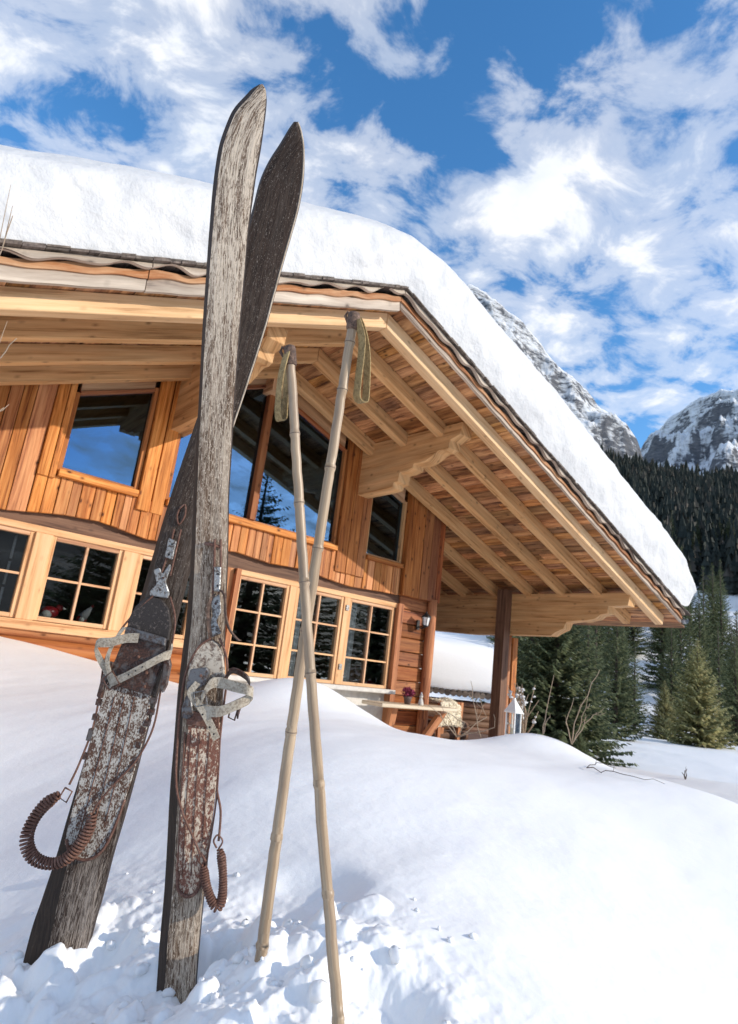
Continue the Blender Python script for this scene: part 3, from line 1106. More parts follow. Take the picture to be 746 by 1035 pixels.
# pale head trim of the lower windows
xs = np.linspace(-3, 5.32, 60)
for a, b in ((-3, 2.75), (2.98, 5.30)):
    HB().box(a, b, 5.44, 5.56, .745, .80, 'x').build('head_trim', M['pine_trim'], chalet, bevel=.006)
mb = HB(); mb.box(-3, 2.75, 5.42, 5.56, -.02, .055, 'x'); mb.build('sill_trim', M['pine_trim'], chalet, bevel=.006)
# room shell: dark interior
mb = HB()
mb.box(-3, 5.8, 8.6, 8.7, -1, 3.2, 'x'); mb.box(-3, 5.8, 5.65, 8.6, .86, .98, 'x'); mb.box(-3.1, -3, 5.6, 8.7, -1, 3, 'z'); mb.box(5.78, 5.86, 5.62, 10, -1, 2.05, 'z'); mb.box(-3, 5.8, 5.65, 8.6, -1.0, -.95, 'x')
mb.build('interior_wall', M['room'], chalet)
# log wall under the left windows, and the corner at the right
mb = HB()
z = -.95
while z < -.06:
    mb.tube([(x, 5.52 + random.uniform(-.004, .004), z + .07) for x in np.linspace(-3, 2.95, 12)], [.082 * random.uniform(.95, 1.05) for _ in range(12)], 12)
    z += .145
mb.box(-3, 3.0, 5.52, 5.62, -1, 0, 'x')
mb.box(2.75, 2.98, 5.47, 5.6, -.2, .80, 'z')
mb.build('log_wall', M['log'], chalet)
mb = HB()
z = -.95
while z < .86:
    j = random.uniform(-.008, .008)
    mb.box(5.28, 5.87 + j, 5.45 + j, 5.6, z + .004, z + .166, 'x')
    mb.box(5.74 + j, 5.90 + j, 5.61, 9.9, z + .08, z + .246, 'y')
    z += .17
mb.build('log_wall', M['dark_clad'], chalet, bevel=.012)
mb = HB(); mb.tube([(5.80, 5.40, z) for z in np.linspace(-1.0, .93, 9)], [.065 * random.uniform(.9, 1.1) for _ in range(9)], 12); mb.build('corner_post', M['log'], chalet)
mb = HB(); mb.box(2.98, 3.03, 5.41, 5.52, -.6, .80, 'z'); mb.build('corner_post', M['dark_clad'], chalet)
mb = HB(); mb.box(5.22, 5.30, 5.40, 5.5, -.6, .80, 'z'); mb.build('corner_post', M['log'], chalet)
# foundation under the right windows
mb = HB(); mb.box(2.98, 5.85, 5.5, 5.64, -1.1, -.215, 'x'); mb.build('plinth', M['plaster'], chalet)


# -- windows
def casement(x0, x1, z0, z1, cols, rows, rowz=None, glass='glass_low', y=5.5, fr=.035):
    f = HB()
    y0, y1 = y - .045, y + .03
    f.box(x0, x0 + fr, y0, y1, z0, z1, 'z'); f.box(x1 - fr, x1, y0, y1, z0, z1, 'z')
    f.box(x0 + fr, x1 - fr, y0 + .002, y1, z0, z0 + fr, 'x'); f.box(x0 + fr, x1 - fr, y0 + .002, y1, z1 - fr, z1, 'x')
    win = f.build('window', M['pine_trim'], chalet, bevel=.004)
    g = HB()
    bw = .009
    for c in range(1, cols):
        xc = x0 + (x1 - x0) * c / cols
        g.box(xc - bw, xc + bw, y0 + .01, y0 + .04, z0 + fr, z1 - fr, 'z')
    for r in (rowz or [z0 + (z1 - z0) * k / rows for k in range(1, rows)]):
        g.box(x0 + fr, x1 - fr, y0 + .013, y0 + .043, r - bw, r + bw, 'x')
    g.build('glazing_bar', M['pine_trim'], win)
    p = HB(); p.box(x0 + fr, x1 - fr, y - .008, y - .002, z0 + fr, z1 - fr, 'x')
    p.build('pane', M[glass], win)
    return win


for a in (-1.73, -1.01, -.29, .43 + .0):
    casement(a + .14, a + .73, .06, .745, 2, 2)
for a in (1.29, 2.02):
    casement(a, a + .585, .06, .745, 2, 2)
for a, b in ((-2.9, -1.59), (-1.0, -.87), (-.28, -.15), (.44, .57), (1.16, 1.29), (1.875, 2.02), (2.605, 2.75)):
    HB().box(a, b, 5.43, 5.55, .055, .745, 'z').build('window_post', M['pine_trim'], chalet, bevel=.006)
for a, b in ((3.03, 3.65), (3.75, 4.40), (4.49, 5.20)):
    casement(a, b, -.21, .745, 2, 3, [.41, .09])
for a, b in ((3.65, 3.75), (4.40, 4.49)):
    HB().box(a, b, 5.44, 5.55, -.21, .745, 'z').build('window_post', M['pine_trim'], chalet, bevel=.006)
mb = HB(); mb.box(3.0, 5.24, 5.33, 5.52, -.26, -.212, 'x'); mb.build('window_sill', M['plaster'], chalet, bevel=.01)
for z in (.60, -.05):
    HB().box(4.425, 4.465, 5.425, 5.44, z, z + .06, 'z').build('hinge', M['steel'], chalet)


def gable_window(x0, x1, z0, mullion=None, mat='dark_clad'):
    fr = .035
    f = HB()
    y0, y1 = 5.44, 5.52
    tz = lambda x: L(x) - .03
    f.box(x0, x0 + fr, y0, y1, z0, tz(x0) - .002, 'z'); f.box(x1 - fr, x1, y0, y1, z0, tz(x1) - .002, 'z')
    f.box(x0 + fr, x1 - fr, y0 + .002, y1, z0, z0 + .03, 'x')
    br = [x0 + fr] + ([AX] if x0 < AX < x1 else []) + [x1 - fr]
    for a, b in zip(br[:-1], br[1:]):
        P = [(a, y0 + .003, tz(a) - fr), (a, y1, tz(a) - fr), (a, y1, tz(a)), (a, y0 + .003, tz(a)), (b, y0 + .003, tz(b) - fr), (b, y1, tz(b) - fr), (b, y1, tz(b)), (b, y0 + .003, tz(b))]
        f.hexa(P)
    if mullion:
        f.box(mullion - .035, mullion + .035, y0 - .02, y1, z0 + .03, tz(mullion) - fr, 'z')
    win = f.build('gable_window', M[mat], chalet, bevel=.004)
    edges = [x0 + fr] + ([mullion - .035, mullion + .035] if mullion else []) + [x1 - fr]
    for a, b in zip(edges[0::2], edges[1::2]):
        poly = [(a, 5.49, z0 + .03), (b, 5.49, z0 + .03), (b, 5.49, tz(b) - fr)] + ([(AX, 5.49, tz(AX) - fr)] if a < AX < b else []) + [(a, 5.49, tz(a) - fr)]
        p = HB(); p.prism(poly, (0, .006, 0)); p.build('pane', M['glass_up'], win, fix=True)
    # lining board between the head of the window and the roof boards
    h = HB()
    for a, b in zip(br[:-1], br[1:]):
        P = [(a, 5.46, tz(a) + .002), (a, 5.52, tz(a) + .002), (a, 5.52, L(a) + .14), (a, 5.46, L(a) + .14), (b, 5.46, tz(b) + .002), (b, 5.52, tz(b) + .002), (b, 5.52, L(b) + .14), (b, 5.46, L(b) + .14)]
        h.hexa(P)
    h.build('head_trim', M['rafter'], chalet)


gable_window(1.195, 1.875, 1.285, None, 'log')
gable_window(2.135, 4.165, 1.285, 3.06, 'log')
gable_window(4.605, 5.215, 1.275, None, 'rafter')

# -- porch posts, floor and parapet
mb = HB(); mb.box(7.50, 7.645, 5.53, 5.69, -1.1, 1.36, 'z'); mb.build('porch_post', M['dark_beam'], chalet)  # dark wood carries the shade on this post in its colour
mb = HB(); mb.tube([(7.735, 5.63, z) for z in np.linspace(-1.1, .705, 6)], .06, 12, jitter=.02); mb.build('porch_post', M['log'], chalet)
mb = HB(); mb.box(7.93, 8.05, 5.66, 5.78, -1.1, .70, 'z'); mb.build('porch_post', M['log'], chalet, bevel=.006)
mb = HB(); mb.box(5.95, 9.0, 5.6, 9.8, -.98, -.86, 'y'); mb.build('porch_floor', M['dark_beam'], chalet)
mb = HB()
for z in (-.80, -.66):
    mb.tube([(x, 6.15, z) for x in np.linspace(6.0, 7.55, 5)], .065, 10, jitter=.03)
mb.build('log_parapet', M['dark_beam'], chalet)

# ------------------------------------------------------------------ snow on the roof
TX = [-3.3, .125, .61, 1.24, 2.31, 2.85, 3.33, 3.75, 4.2, 5.0, 5.76, 7.0, 8.03, 8.9, 9.15]
TZ = [1.02, 2.63, 2.88, 3.17, 3.66, 3.87, 3.95, 3.91, 3.80, 3.57, 3.31, 2.93, 2.57, 2.18, 2.02]


def build_roof_snow():
    xs = np.concatenate([np.linspace(-3.2, 8.57, 330), np.linspace(8.60, 8.92, 26)])
    prof = []
    # parameter rows: front face bottom -> bulge -> top edge -> back
    rows = [('f', t) for t in np.linspace(0, 1, 22)] + [('t', t) for t in np.concatenate([np.linspace(0.02, .3, 12), np.linspace(.36, 1, 14)])] + [('b', t) for t in (0.0, .5, 1.0)]
    # smoothed top curve
    xx = np.linspace(-3.4, 9.3, 400)
    zz = np.interp(xx, TX, TZ)
    k = np.hanning(25); k /= k.sum()
    zz = np.convolve(np.pad(zz, 12, mode='edge'), k, mode='valid')
    G = np.zeros((len(rows), len(xs), 3))
    for j, x in enumerate(xs):
        bot = L(x) + .324
        top = float(np.interp(x, xx, zz))
        e = np.clip((x - 8.38) / .54, 0, 1)
        shrink = math.sqrt(max(0, 1 - e ** 2.6))
        mid = bot + (top - bot) * 0.36
        tp_ = mid + (top - mid) * shrink
        bt_ = mid - (mid - bot) * max(shrink, 0.02) if e > 0 else bot
        th = tp_ - bt_
        for i, (kd, t) in enumerate(rows):
            if kd == 'f':
                ang = t * math.pi / 2
                h = t ** 0.95
                y = 3.475 - .06 * math.sin(math.pi * min(1, t * 1.15)) + .30 * max(0, t - .62) ** 2 / .1444
                z = bt_ + th * (0.93 * h if t < .8 else 0.93 * h + .055 * math.sin((t - .8) / .2 * math.pi / 2))
            elif kd == 't':
                y = 3.80 + t * 6.4
                z = bt_ + th * (0.985 + .03 * min(1, t * 4))
            else:
                y = 10.2 - t * 6.4
                z = bt_ + .02 if t < 1 else bt_ + .0
                if t == 1:
                    y = 3.60
            G[i, j] = (x, y, z)
    X, Yg, Z = G[..., 0], G[..., 1], G[..., 2]
    ri = np.arange(len(rows))[:, None]
    amp = np.where(ri < len(rows) - 3, 1.0, 0.0) * np.clip(ri / 4, 0, 1)
    n1 = fbm(X * 1.1, (Yg + Z) * 1.3, 3, 71)
    n2 = fbm(X * 6 + Yg * 2, Z * 6 + Yg * 3, 4, 77)
    G[..., 1] += amp * (0.045 * n1 + 0.030 * n2)
    G[..., 2] += amp * (0.022 * n1 + 0.010 * n2)
    mb = MB(S); mb.grid(G)
    n = len(xs)
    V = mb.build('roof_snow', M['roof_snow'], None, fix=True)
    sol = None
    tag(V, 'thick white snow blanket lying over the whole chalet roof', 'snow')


build_roof_snow()


# ------------------------------------------------------------------ things on and round the chalet
def hp(x, y, z):
    return np.array([x, y, z]) * S


# wall lantern
wl = empty('wall_lamp', hp(5.59, 5.40, .60))
tag(wl, 'small black iron wall lamp with pale glass on the chalet corner beside the windows', 'lamp')
c = hp(5.60, 5.30, .62)
mb = MB(); mb.box(c[0] - .03, c[0] + .03, 5.435 * S - .02, 5.435 * S, c[2] - .12, c[2] + .04, 'z'); mb.tube([hp(5.60, 5.43, .57), hp(5.60, 5.36, .545), hp(5.60, 5.30, .57)], .011, 8); mb.build('bracket', M['black_iron'], wl)
mb = MB()
for a in range(6):
    t = a * math.pi / 3
    mb.tube([c + np.array([.05 * math.cos(t), .05 * math.sin(t), -.05]), c + np.array([.075 * math.cos(t), .075 * math.sin(t), .09])], .005, 5)
mb.tube([c + np.array([0, 0, -.07]), c + np.array([0, 0, -.048])], [.03, .058], 6)
mb.build('lamp_frame', M['black_iron'], wl)
mb = MB(); mb.tube([c + np.array([0, 0, .088]), c + np.array([0, 0, .10]), c + np.array([0, 0, .16]), c + np.array([0, 0, .185])], [.09, .085, .02, .008], 6, smooth=False); mb.build('lamp_cap', M['black_iron'], wl)
mb = MB(); mb.tube([c + np.array([0, 0, -.046]), c + np.array([0, 0, .086])], [.045, .068], 6, smooth=False); mb.build('lamp_pane', M['white_paint'], wl)

# wall table with a diagonal brace
tb = empty('wall_table', hp(5.5, 5.3, -.7))
tag(tb, 'pale plank table in front of the chalet corner on a slanting wooden leg', 'table')
mb = HB(); mb.box(4.75, 6.0, 5.02, 5.36, -.385, -.345, 'x'); mb.build('table_top', M['plank'], tb, bevel=.008)
mb = HB(); mb.beam((5.95, 5.2, -.39), (5.55, 5.3, -.95), .09, .06, (0, 1, 0)); mb.build('leg', M['log'], tb)
mb = HB(); mb.beam((5.1, 5.2, -.39), (5.1, 5.3, -.95), .09, .06, (0, 1, 0)); mb.build('leg', M['log'], tb)

# flower pot with heather, little white figure beside it
pz = -.345
fp = empty('flower_pot', hp(5.27, 5.16, pz))
tag(fp, 'dark clay pot of purple heather standing on the pale plank table', 'flower pot')
p = hp(5.27, 5.16, pz)
mb = MB(); mb.tube([p, p + [0, 0, .09], p + [0, 0, .10], p + [0, 0, .115]], [.045, .062, .07, .07], 14); mb.build('pot', M['pot'], fp)
mb = MB()
for _ in range(260):
    d = unit(RNG.normal(0, 1, 3)) * RNG.uniform(.2, 1) * np.array([.11, .11, .085])
    q = p + np.array([0, 0, .18]) + d
    a = RNG.normal(0, .014, 3); b = RNG.normal(0, .014, 3)
    mb.add([q - a, q + b, q + a, q - b], [(0, 1, 2, 3)])
mb.build('heather', M['heather'], fp)
fg = empty('figurine', hp(5.47, 5.14, pz))
tag(fg, 'small white figurine standing on the plank table right of the heather pot', 'figurine')
p = hp(5.47, 5.14, pz)
mb = MB(); mb.tube([p, p + [0, 0, .02], p + [0, 0, .08], p + [0, 0, .11]], [.04, .048, .032, .018], 12); mb.ico(p + np.array([0, 0, .13]), .03); mb.build('body', M['plaster'], fg)
mb = MB(); mb.tube([p + [0, 0, .15], p + [0, 0, .20]], [.028, .004], 10); mb.build('hat', M['grey_felt'], fg)

# ornaments behind the left window
bd = empty('bird_ornament', hp(1.44, 5.60, .085))
tag(bd, 'dark red bird ornament with white breast on the sill of the left lower window', 'ornament')
p = hp(1.44, 5.60, .085)
mb = MB(); mb.ico(p + [0, 0, .075], .075, 12, 8, (1.25, .8, .9)); mb.ico(p + [.09, 0, .135], .04, 10, 7); mb.build('body', M['red_paint'], bd)
mb = MB(); mb.ico(p + [-.035, -.035, .05], .055, 10, 7, (1, .7, .85)); mb.build('breast', M['white_paint'], bd)
mb = MB(); mb.tube([p + [.12, 0, .135], p + [.165, 0, .13]], [.02, .002], 8); mb.build('beak', M['white_paint'], bd)
gn = empty('gnome_ornament', hp(1.72, 5.60, .085))
tag(gn, 'gnome ornament with tilted grey hat and red tip beside the red bird in the window', 'ornament')
p = hp(1.70, 5.60, .085)
mb = MB(); mb.ico(p + [0, 0, .045], .05, 10, 7, (1.2, .9, .95)); mb.build('body', M['red_paint'], gn)
mb = MB(); mb.tube([p + [0, 0, .06], p + [.035, 0, .12], p + [.085, 0, .20]], [.055, .042, .012], 10); mb.build('hat', M['grey_felt'], gn)
mb = MB(); mb.ico(p + [.088, 0, .205], .02, 8, 6); mb.build('hat_tip', M['red_paint'], gn)
mb = MB(); mb.ico(p + [-.01, -.035, .04], .032, 8, 6); mb.build('beard', M['white_paint'], gn)

# curtains
for (a, b, lab) in ((3.78, 3.96, 'pale gathered curtain at the left side of the middle casement'), (4.60, 4.72, 'narrow pale curtain edge seen through the right casement')):
    mb = HB()
    xs = np.linspace(a, b, 40)
    G = np.array([[(x, 5.60 + .018 * math.sin((x - a) * 150), z) for x in xs] for z in np.linspace(-.2, .76, 5)])
    G2 = G.copy(); G2[..., 1] += .006
    mb.grid(G); mb.grid(G2[::-1])
    tag(mb.build('curtain', M['curtain']), lab, 'curtain')
mb = MB(); p = hp(1.06, 5.60, .1)
for k in range(3):
    mb.tube([p + [0, 0, .28 * k], p + [.0, 0, .28 * k + .25]], .014, 8)
tag(mb.build('window_stay', M['white_paint']), 'white rod hanging behind the leftmost lower window', 'rod')

# chair with sheepskin on the porch
ch = empty('wooden_chair', hp(6.74, 5.95, -.86))
tag(ch, 'wooden porch chair half hidden under a cream sheepskin', 'chair')
p = hp(6.74, 5.95, -.86)
mb = MB(); mb.box(p[0] - .26, p[0] + .26, p[1] - .25, p[1] + .25, p[2] + .40, p[2] + .44, 'x'); mb.build('seat', M['log'], ch)
mb = MB(); mb.beam(p + [-.25, -.2, .52], p + [.29, -.2, .58], .05, .09, (0, 0, 1)); mb.beam(p + [-.25, -.2, .66], p + [.29, -.2, .70], .05, .08, (0, 0, 1)); mb.build('backrest', M['log'], ch)
for sx in (-.24, .30):
    for sy in (-.2, .22):
        mb = MB(); mb.beam(p + [sx, sy, 0], p + [sx + (.05 if sx > 0 else 0), sy, .74 if sy < 0 else .40], .075, .055, (0, 1, 0)); mb.build('leg', M['log'], ch)
mb = MB()
xs = np.linspace(-1, 1, 46); vs = np.linspace(0, 1, 40)
G = np.zeros((len(vs), len(xs), 3))
for i, v in enumerate(vs):
    for j, u in enumerate(xs):
        wd = .36 * (1 - .25 * math.sin(v * math.pi)) * (1 + .10 * math.sin(u * 3 + v * 7))
        s = v * 1.05
        if s < .5:
            yy, zz = -.25 - .03 * math.sin(s * 6), .34 + s * .8
        else:
            yy, zz = -.25 + (s - .5) * .6, .745 + .03 * math.sin((s - .5) * 5)
        zz += .05 * u * u * -1 + .03 * math.sin(u * 5) * v
        jit = RNG.normal(0, .005, 3)
        G[i, j] = p + np.array([u * wd, yy, zz]) + jit
mb.grid(G); G2 = G + np.array([0, .03, -.02]); mb.grid(G2[::-1])
# wool locks
for _ in range(1600):
    i, j = RNG.integers(0, len(vs)), RNG.integers(0, len(xs))
    q = G[i, j]; d = np.array([RNG.normal(0, .02), -abs(RNG.normal(.012, .01)), RNG.normal(-.02, .02)]); wv = RNG.normal(0, .006, 3)
    mb.add([q - wv, q + wv, q + d], [(0, 1, 2)])
tag(mb.build('sheepskin', M['cream']), 'shaggy cream sheepskin draped over the porch chair', 'sheepskin')

# white garden lantern by the posts
LP = at(518, 744, 8.0)
ln = empty('garden_lantern', LP)
tag(ln, 'white tin candle lantern with pointed roof standing by the porch posts', 'lantern')
hw, hh = .065, .29
mb = MB(); mb.box(LP[0] - hw - .01, LP[0] + hw + .01, LP[1] - hw - .01, LP[1] + hw + .01, LP[2], LP[2] + .02, 'x'); mb.build('base', M['white_paint'], ln)
for sx in (-1, 1):
    for sy in (-1, 1):
        mb = MB(); mb.box(LP[0] + sx * hw - .008, LP[0] + sx * hw + .008, LP[1] + sy * hw - .008, LP[1] + sy * hw + .008, LP[2] + .02, LP[2] + hh, 'z'); mb.build('lantern_bar', M['white_paint'], ln)
mb = MB(); mb.tube([LP + [0, 0, hh], LP + [0, 0, hh + .015], LP + [0, 0, hh + .15], LP + [0, 0, hh + .17], LP + [0, 0, hh + .19]], [.125, .125, .03, .022, .018], 4, smooth=False, ref=np.array([1.0, 1.0, 0])); mb.build('lantern_roof', M['white_paint'], ln)
mb = MB(); mb.tube([LP + [0, 0, .02], LP + [0, 0, .10]], .035, 12); mb.build('candle', M['cream'], ln)
mb = MB()
mb.box(LP[0] - hw + .006, LP[0] + hw - .006, LP[1] - hw, LP[1] - hw + .003, LP[2] + .02, LP[2] + hh, 'x'); mb.box(LP[0] - hw, LP[0] - hw + .003, LP[1] - hw + .006, LP[1] + hw - .006, LP[2] + .02, LP[2] + hh, 'z')
mb.build('lantern_pane', M['lamp_glass'], ln)

# low shed behind the porch, thick snow on it
SH0, SH1 = at(425, 696, 16.5), at(503, 698, 17.0)
sh_ = empty('log_shed', (SH0[0], SH0[1], -1.3))
tag(sh_, 'low dark log shed seen through the porch, roofed with round tiles under snow', 'shed')
d = unit((SH1 - SH0) * np.array([1, 1, 0])); nrm = np.array([-d[1], d[0], 0])
ln_ = np.linalg.norm((SH1 - SH0)[:2])
b0 = SH0 - d * 1.0
zt = SH0[2]
mb = MB()
z = -1.75
while z < zt - .12:
    mb.tube([b0 + [0, 0, z - zt] + d * t for t in np.linspace(0, ln_ + 1, 5)], .09, 8)
    z += .16
mb.build('log_wall', M['dark_beam'], sh_)
mb = MB()
t = 0
while t < ln_ + 1:
    q = b0 + d * t
    mb.tube([q - nrm * .35 + [0, 0, random.uniform(-.012, .012)], q + nrm * 1.4 + [0, 0, .45]], [.085, .085], 10)
    t += .165
mb.build('tile_roof', M['shingle'], sh_)
mb = MB()
ts = np.linspace(-.2, ln_ + 1.1, 40)
G = []
for k, (off, h) in enumerate([(-.30, .07), (-.40, .14), (-.44, .35), (-.44, .65), (-.40, .95), (-.28, 1.17), (.0, 1.30), (.5, 1.38), (1.6, 1.5)]):
    G.append([b0 + d * t + nrm * off + np.array([0, 0, h + .05 * math.sin(t * .9 + 1) * (h > .3) + .02 * math.sin(t * 3.1)]) for t in ts])
mb.grid(np.array(G))
tag(mb.build('shed_snow', M['snow'], None, fix=True), 'smooth shaded snow cap on the low shed behind the porch', 'snow')


# ------------------------------------------------------------------ dry twigs and bushes
def twig_bush(name, base, stems, label, cat='bush', mat='twig', r=.0048):
    root = empty(name, base)
    tag(root, label, cat)
    for tips in stems:
        mb = MB()
        pts = [np.array(base)] + [np.asarray(q) for q in tips]
        fine = []
        for a, b in zip(pts[:-1], pts[1:]):
            for t in (0, .34, .67):
                fine.append(a + (b - a) * t + RNG.normal(0, .006, 3) * (1 if t else 0))
        fine.append(pts[-1])
        n = len(fine)
        mb.tube(fine, [r * (1 - .7 * k / n) for k in range(n)], 6)
        for k in range(2, n - 1, 2):
            if RNG.random() < .45:
                dv = (fine[k] - fine[k - 1]) + RNG.normal(0, .03, 3)
                mb.tube([fine[k], fine[k] + dv * .8, fine[k] + dv * 1.5 + [0, 0, .02]], [r * .5, r * .4, r * .2], 5)
        mb.build('stem', M[mat], root)
    return root


def P(x, y, d):
    return at(x, y, d)


def on_ground(x, y, lift=0.0):
    d = ray(x, y)
    for t in np.geomspace(.8, 60, 900):
        q = d * t
        if q[2] < float(ground(q[0], q[1])):
            return np.array([q[0], q[1], float(ground(q[0], q[1])) + lift])
    return d * 20


D = 4.55
b_ = P(578, 752, D)
twig_bush('dry_shrub', b_, [[P(583, 725, D), P(598, 690, D), P(606, 677, D + .05)], [P(572, 730, D), P(580, 706, D)], [P(585, 738, D), P(592, 716, D), P(596, 711, D)], [P(588, 738, D), P(600, 722, D), P(603, 720, D)]], 'dry forked twigs sticking out of the snow mound right of the lantern')
D = 4.6
twig_bush('dry_stalk', P(549, 742, D), [[P(552, 720, D), P(560, 682, D)], [P(553, 728, D), P(556, 722, D)]], 'single straight dry stalk on the mound between lantern and forked twigs', 'stalk')
D = 4.9
twig_bush('dry_stalk', P(486, 745, D), [[P(480, 715, D), P(476, 688, D)]], 'pale straight dry stalk standing in front of the sheepskin chair', 'stalk')
twig_bush('dry_shrub', P(462, 745, 5.1), [[P(445, 722, 5.1), P(432, 712, 5.1)], [P(455, 728, 5.1), P(447, 715, 5.1)], [P(470, 730, 5.1), P(452, 720, 5.1), P(440, 722, 5.1)], [P(492, 725, 5.2), P(484, 700, 5.2)], [P(500, 735, 5.0), P(499, 722, 5.0)]], 'thin dry grass stems arching in front of the porch log parapet')
G_ = on_ground
twig_bush('dead_branch', G_(593, 778, .01), [[G_(612, 783, .02), G_(640, 789, .02), G_(672, 795, .012)], [G_(603, 776, .03), G_(622, 780, .02)]], 'thin dark branch lying on the snow at the foot of the right mound', 'branch', 'bark', .0026)
t0 = G_(693, 788, 0)
twig_bush('dry_stalk', t0, [[t0 + [-.02, 0, .12]], [t0 + [.05, 0, .14]], [t0 + [-.07, .02, .09]]], 'tiny tuft of dry stalks alone on the open snow meadow', 'stalk', 'bark', .008)
bs = P(-60, 420, 3.2)
twig_bush('bare_shrub', np.array([bs[0], bs[1], float(ground(bs[0], bs[1]))]), [[P(-40, 480, 3.2), P(-12, 300, 3.2), P(2, 252, 3.2), P(13, 218, 3.2)], [P(-45, 460, 3.2), P(-10, 372, 3.2), P(6, 355, 3.2), P(17, 342, 3.2)], [P(-45, 480, 3.2), P(-15, 425, 3.2), P(4, 412, 3.2)]], 'bare twigs of a shrub reaching in from the left edge', 'shrub', 'twig', .006)
# snowy little bush behind the lantern
sb = empty('snowy_bush', P(530, 735, 9.0))
tag(sb, 'small bare bush with clumps of snow just behind the white lantern', 'bush')
base = P(530, 745, 9.0)
mb = MB(); mc = MB()
for k in range(26):
    tip = P(RNG.uniform(512, 545), RNG.uniform(690, 728), 9.0 + RNG.normal(0, .2))
    mid = (base + tip) / 2 + RNG.normal(0, .05, 3)
    mb.tube([base, mid, tip], [.010, .007, .005], 5)
    if RNG.random() < .62:
        for q in range(3):
            mc.ico(tip + (mid - tip) * RNG.uniform(0, .8) + RNG.normal(0, .012, 3), RNG.uniform(.010, .030), 7, 5, (1.4, 1.2, .8), .3)
mb.build('stem', M['twig'], sb)
mc.build('snow_clump', M['roof_snow'], sb)['kind'] = 'stuff'


# ------------------------------------------------------------------ spruces
def spruce(seed, h, rad, name, mat, dense=1.0, snow=False):
    rng = np.random.default_rng(seed)
    root = empty(name, (0, 0, 0))
    mb = MB(); mb.tube([(0, 0, -.3), (0, 0, h * .3), (0, 0, h * .7), (0, 0, h * .985)], [.022 * h, .016 * h, .007 * h, .002 * h], 8)
    mb.build('trunk', M['bark'], root)
    V, F = [], []
    snowm = MB()
    z = h * .05
    while z < h * .99:
        t = z / h
        rr = rad * (1 - t) ** .82 * rng.uniform(.82, 1.1)
        nb = max(4, int((11 - 5 * t) * dense))
        a0 = rng.uniform(0, 7)
        for k in range(nb):
            a = a0 + k * 2 * math.pi / nb + rng.normal(0, .18)
            ln = rr * rng.uniform(.68, 1.12) + .03 * h * (1 - t)
            dx, dy = math.cos(a), math.sin(a)
            droop = rng.uniform(.18, .42) * (1 - t * .9) - .25 * t
            nt = max(5, int(ln * 15 * dense))
            bz = z + rng.normal(0, .02 * h * .3)
            for q in range(nt):
                u = (q + rng.uniform(.2, 1)) / nt
                px, py = dx * ln * u, dy * ln * u
                pz = bz - droop * ln * u + .30 * ln * u * u
                sl = (.10 + .24 * (1 - abs(u - .45))) * (.45 + .55 * (1 - t)) * rng.uniform(.6, 1.2) * min(1, .35 + ln)
                for sgn in (-1, 1):
                    ca = a + sgn * rng.uniform(.5, 1.25)
                    ex, ey = math.cos(ca) * sl, math.sin(ca) * sl
                    ez = -sl * rng.uniform(.15, .75)
                    wx, wy = -math.sin(ca) * sl * .22, math.cos(ca) * sl * .22
                    b = len(V)
                    V += [(px, py, pz), (px + ex * .5 + wx, py + ey * .5 + wy, pz + ez * .4 + rng.normal(0, .01)), (px + ex, py + ey, pz + ez), (px + ex * .5 - wx, py + ey * .5 - wy, pz + ez * .4 - sl * .15)]
                    F.append((b, b + 1, b + 2, b + 3))
            if snow and rng.random() < snow:
                u = rng.uniform(.5, .95)
                snowm.ico((dx * ln * u, dy * ln * u, bz - droop * ln * u + .3 * ln * u * u + .05), rng.uniform(.07, .16), 8, 5, (1.3, 1.3, .4), .15)
        z += h * (.021 + .012 * (1 - t)) * rng.uniform(.85, 1.15) / max(.8, dense)
    # leader
    b = len(V)
    for k in range(14):
        zz = h * rng.uniform(.95, 1.0); a = rng.uniform(0, 7); l = .03 * h * (1.02 - zz / h) * 12 + .02
        b = len(V)
        V += [(0, 0, zz), (math.cos(a) * l, math.sin(a) * l, zz + l * .8), (math.cos(a + .4) * l * .8, math.sin(a + .4) * l * .8, zz + l * .4)]
        F.append((b, b + 1, b + 2))
    m2 = MB(); m2.add(V, F); m2.build('crown', M[mat], root)
    if snow:
        snowm.build('snow_clump', M['roof_snow'], root)['kind'] = 'stuff'
    return root


protos = {'olive': spruce(1, 6.0, 2.0, 'spruce_tree', 'olive_needles', 1.15),
          'dark': spruce(2, 9.0, 2.4, 'spruce_tree', 'needles', 1.0),
          'dark2': spruce(3, 9.0, 2.0, 'spruce_tree', 'needles', .9),
          'bushy': spruce(4, 7.0, 2.3, 'spruce_tree', 'needles', 1.2)}
used = {}


def plant(kind, px, depth, hscale, label, group=None, rz=0, wscale=None, top=None):
    d0 = ray(px, 740)
    x, y = d0[0] * depth, d0[1] * depth
    r = math.hypot(x, y)
    z = float(ground(x, y)) if r < 60 else float(hill_height(math.degrees(math.atan2(x, y)), r))
    if kind in used:
        o = copy_tree(protos[kind])
    else:
        o = protos[kind]; used[kind] = 1
    o.location = (x, y, z - .05)
    o.rotation_euler = (0, 0, rz)
    ws = wscale or hscale
    o.scale = (ws, ws, hscale)
    tag(o, label, 'tree', group)
    return o


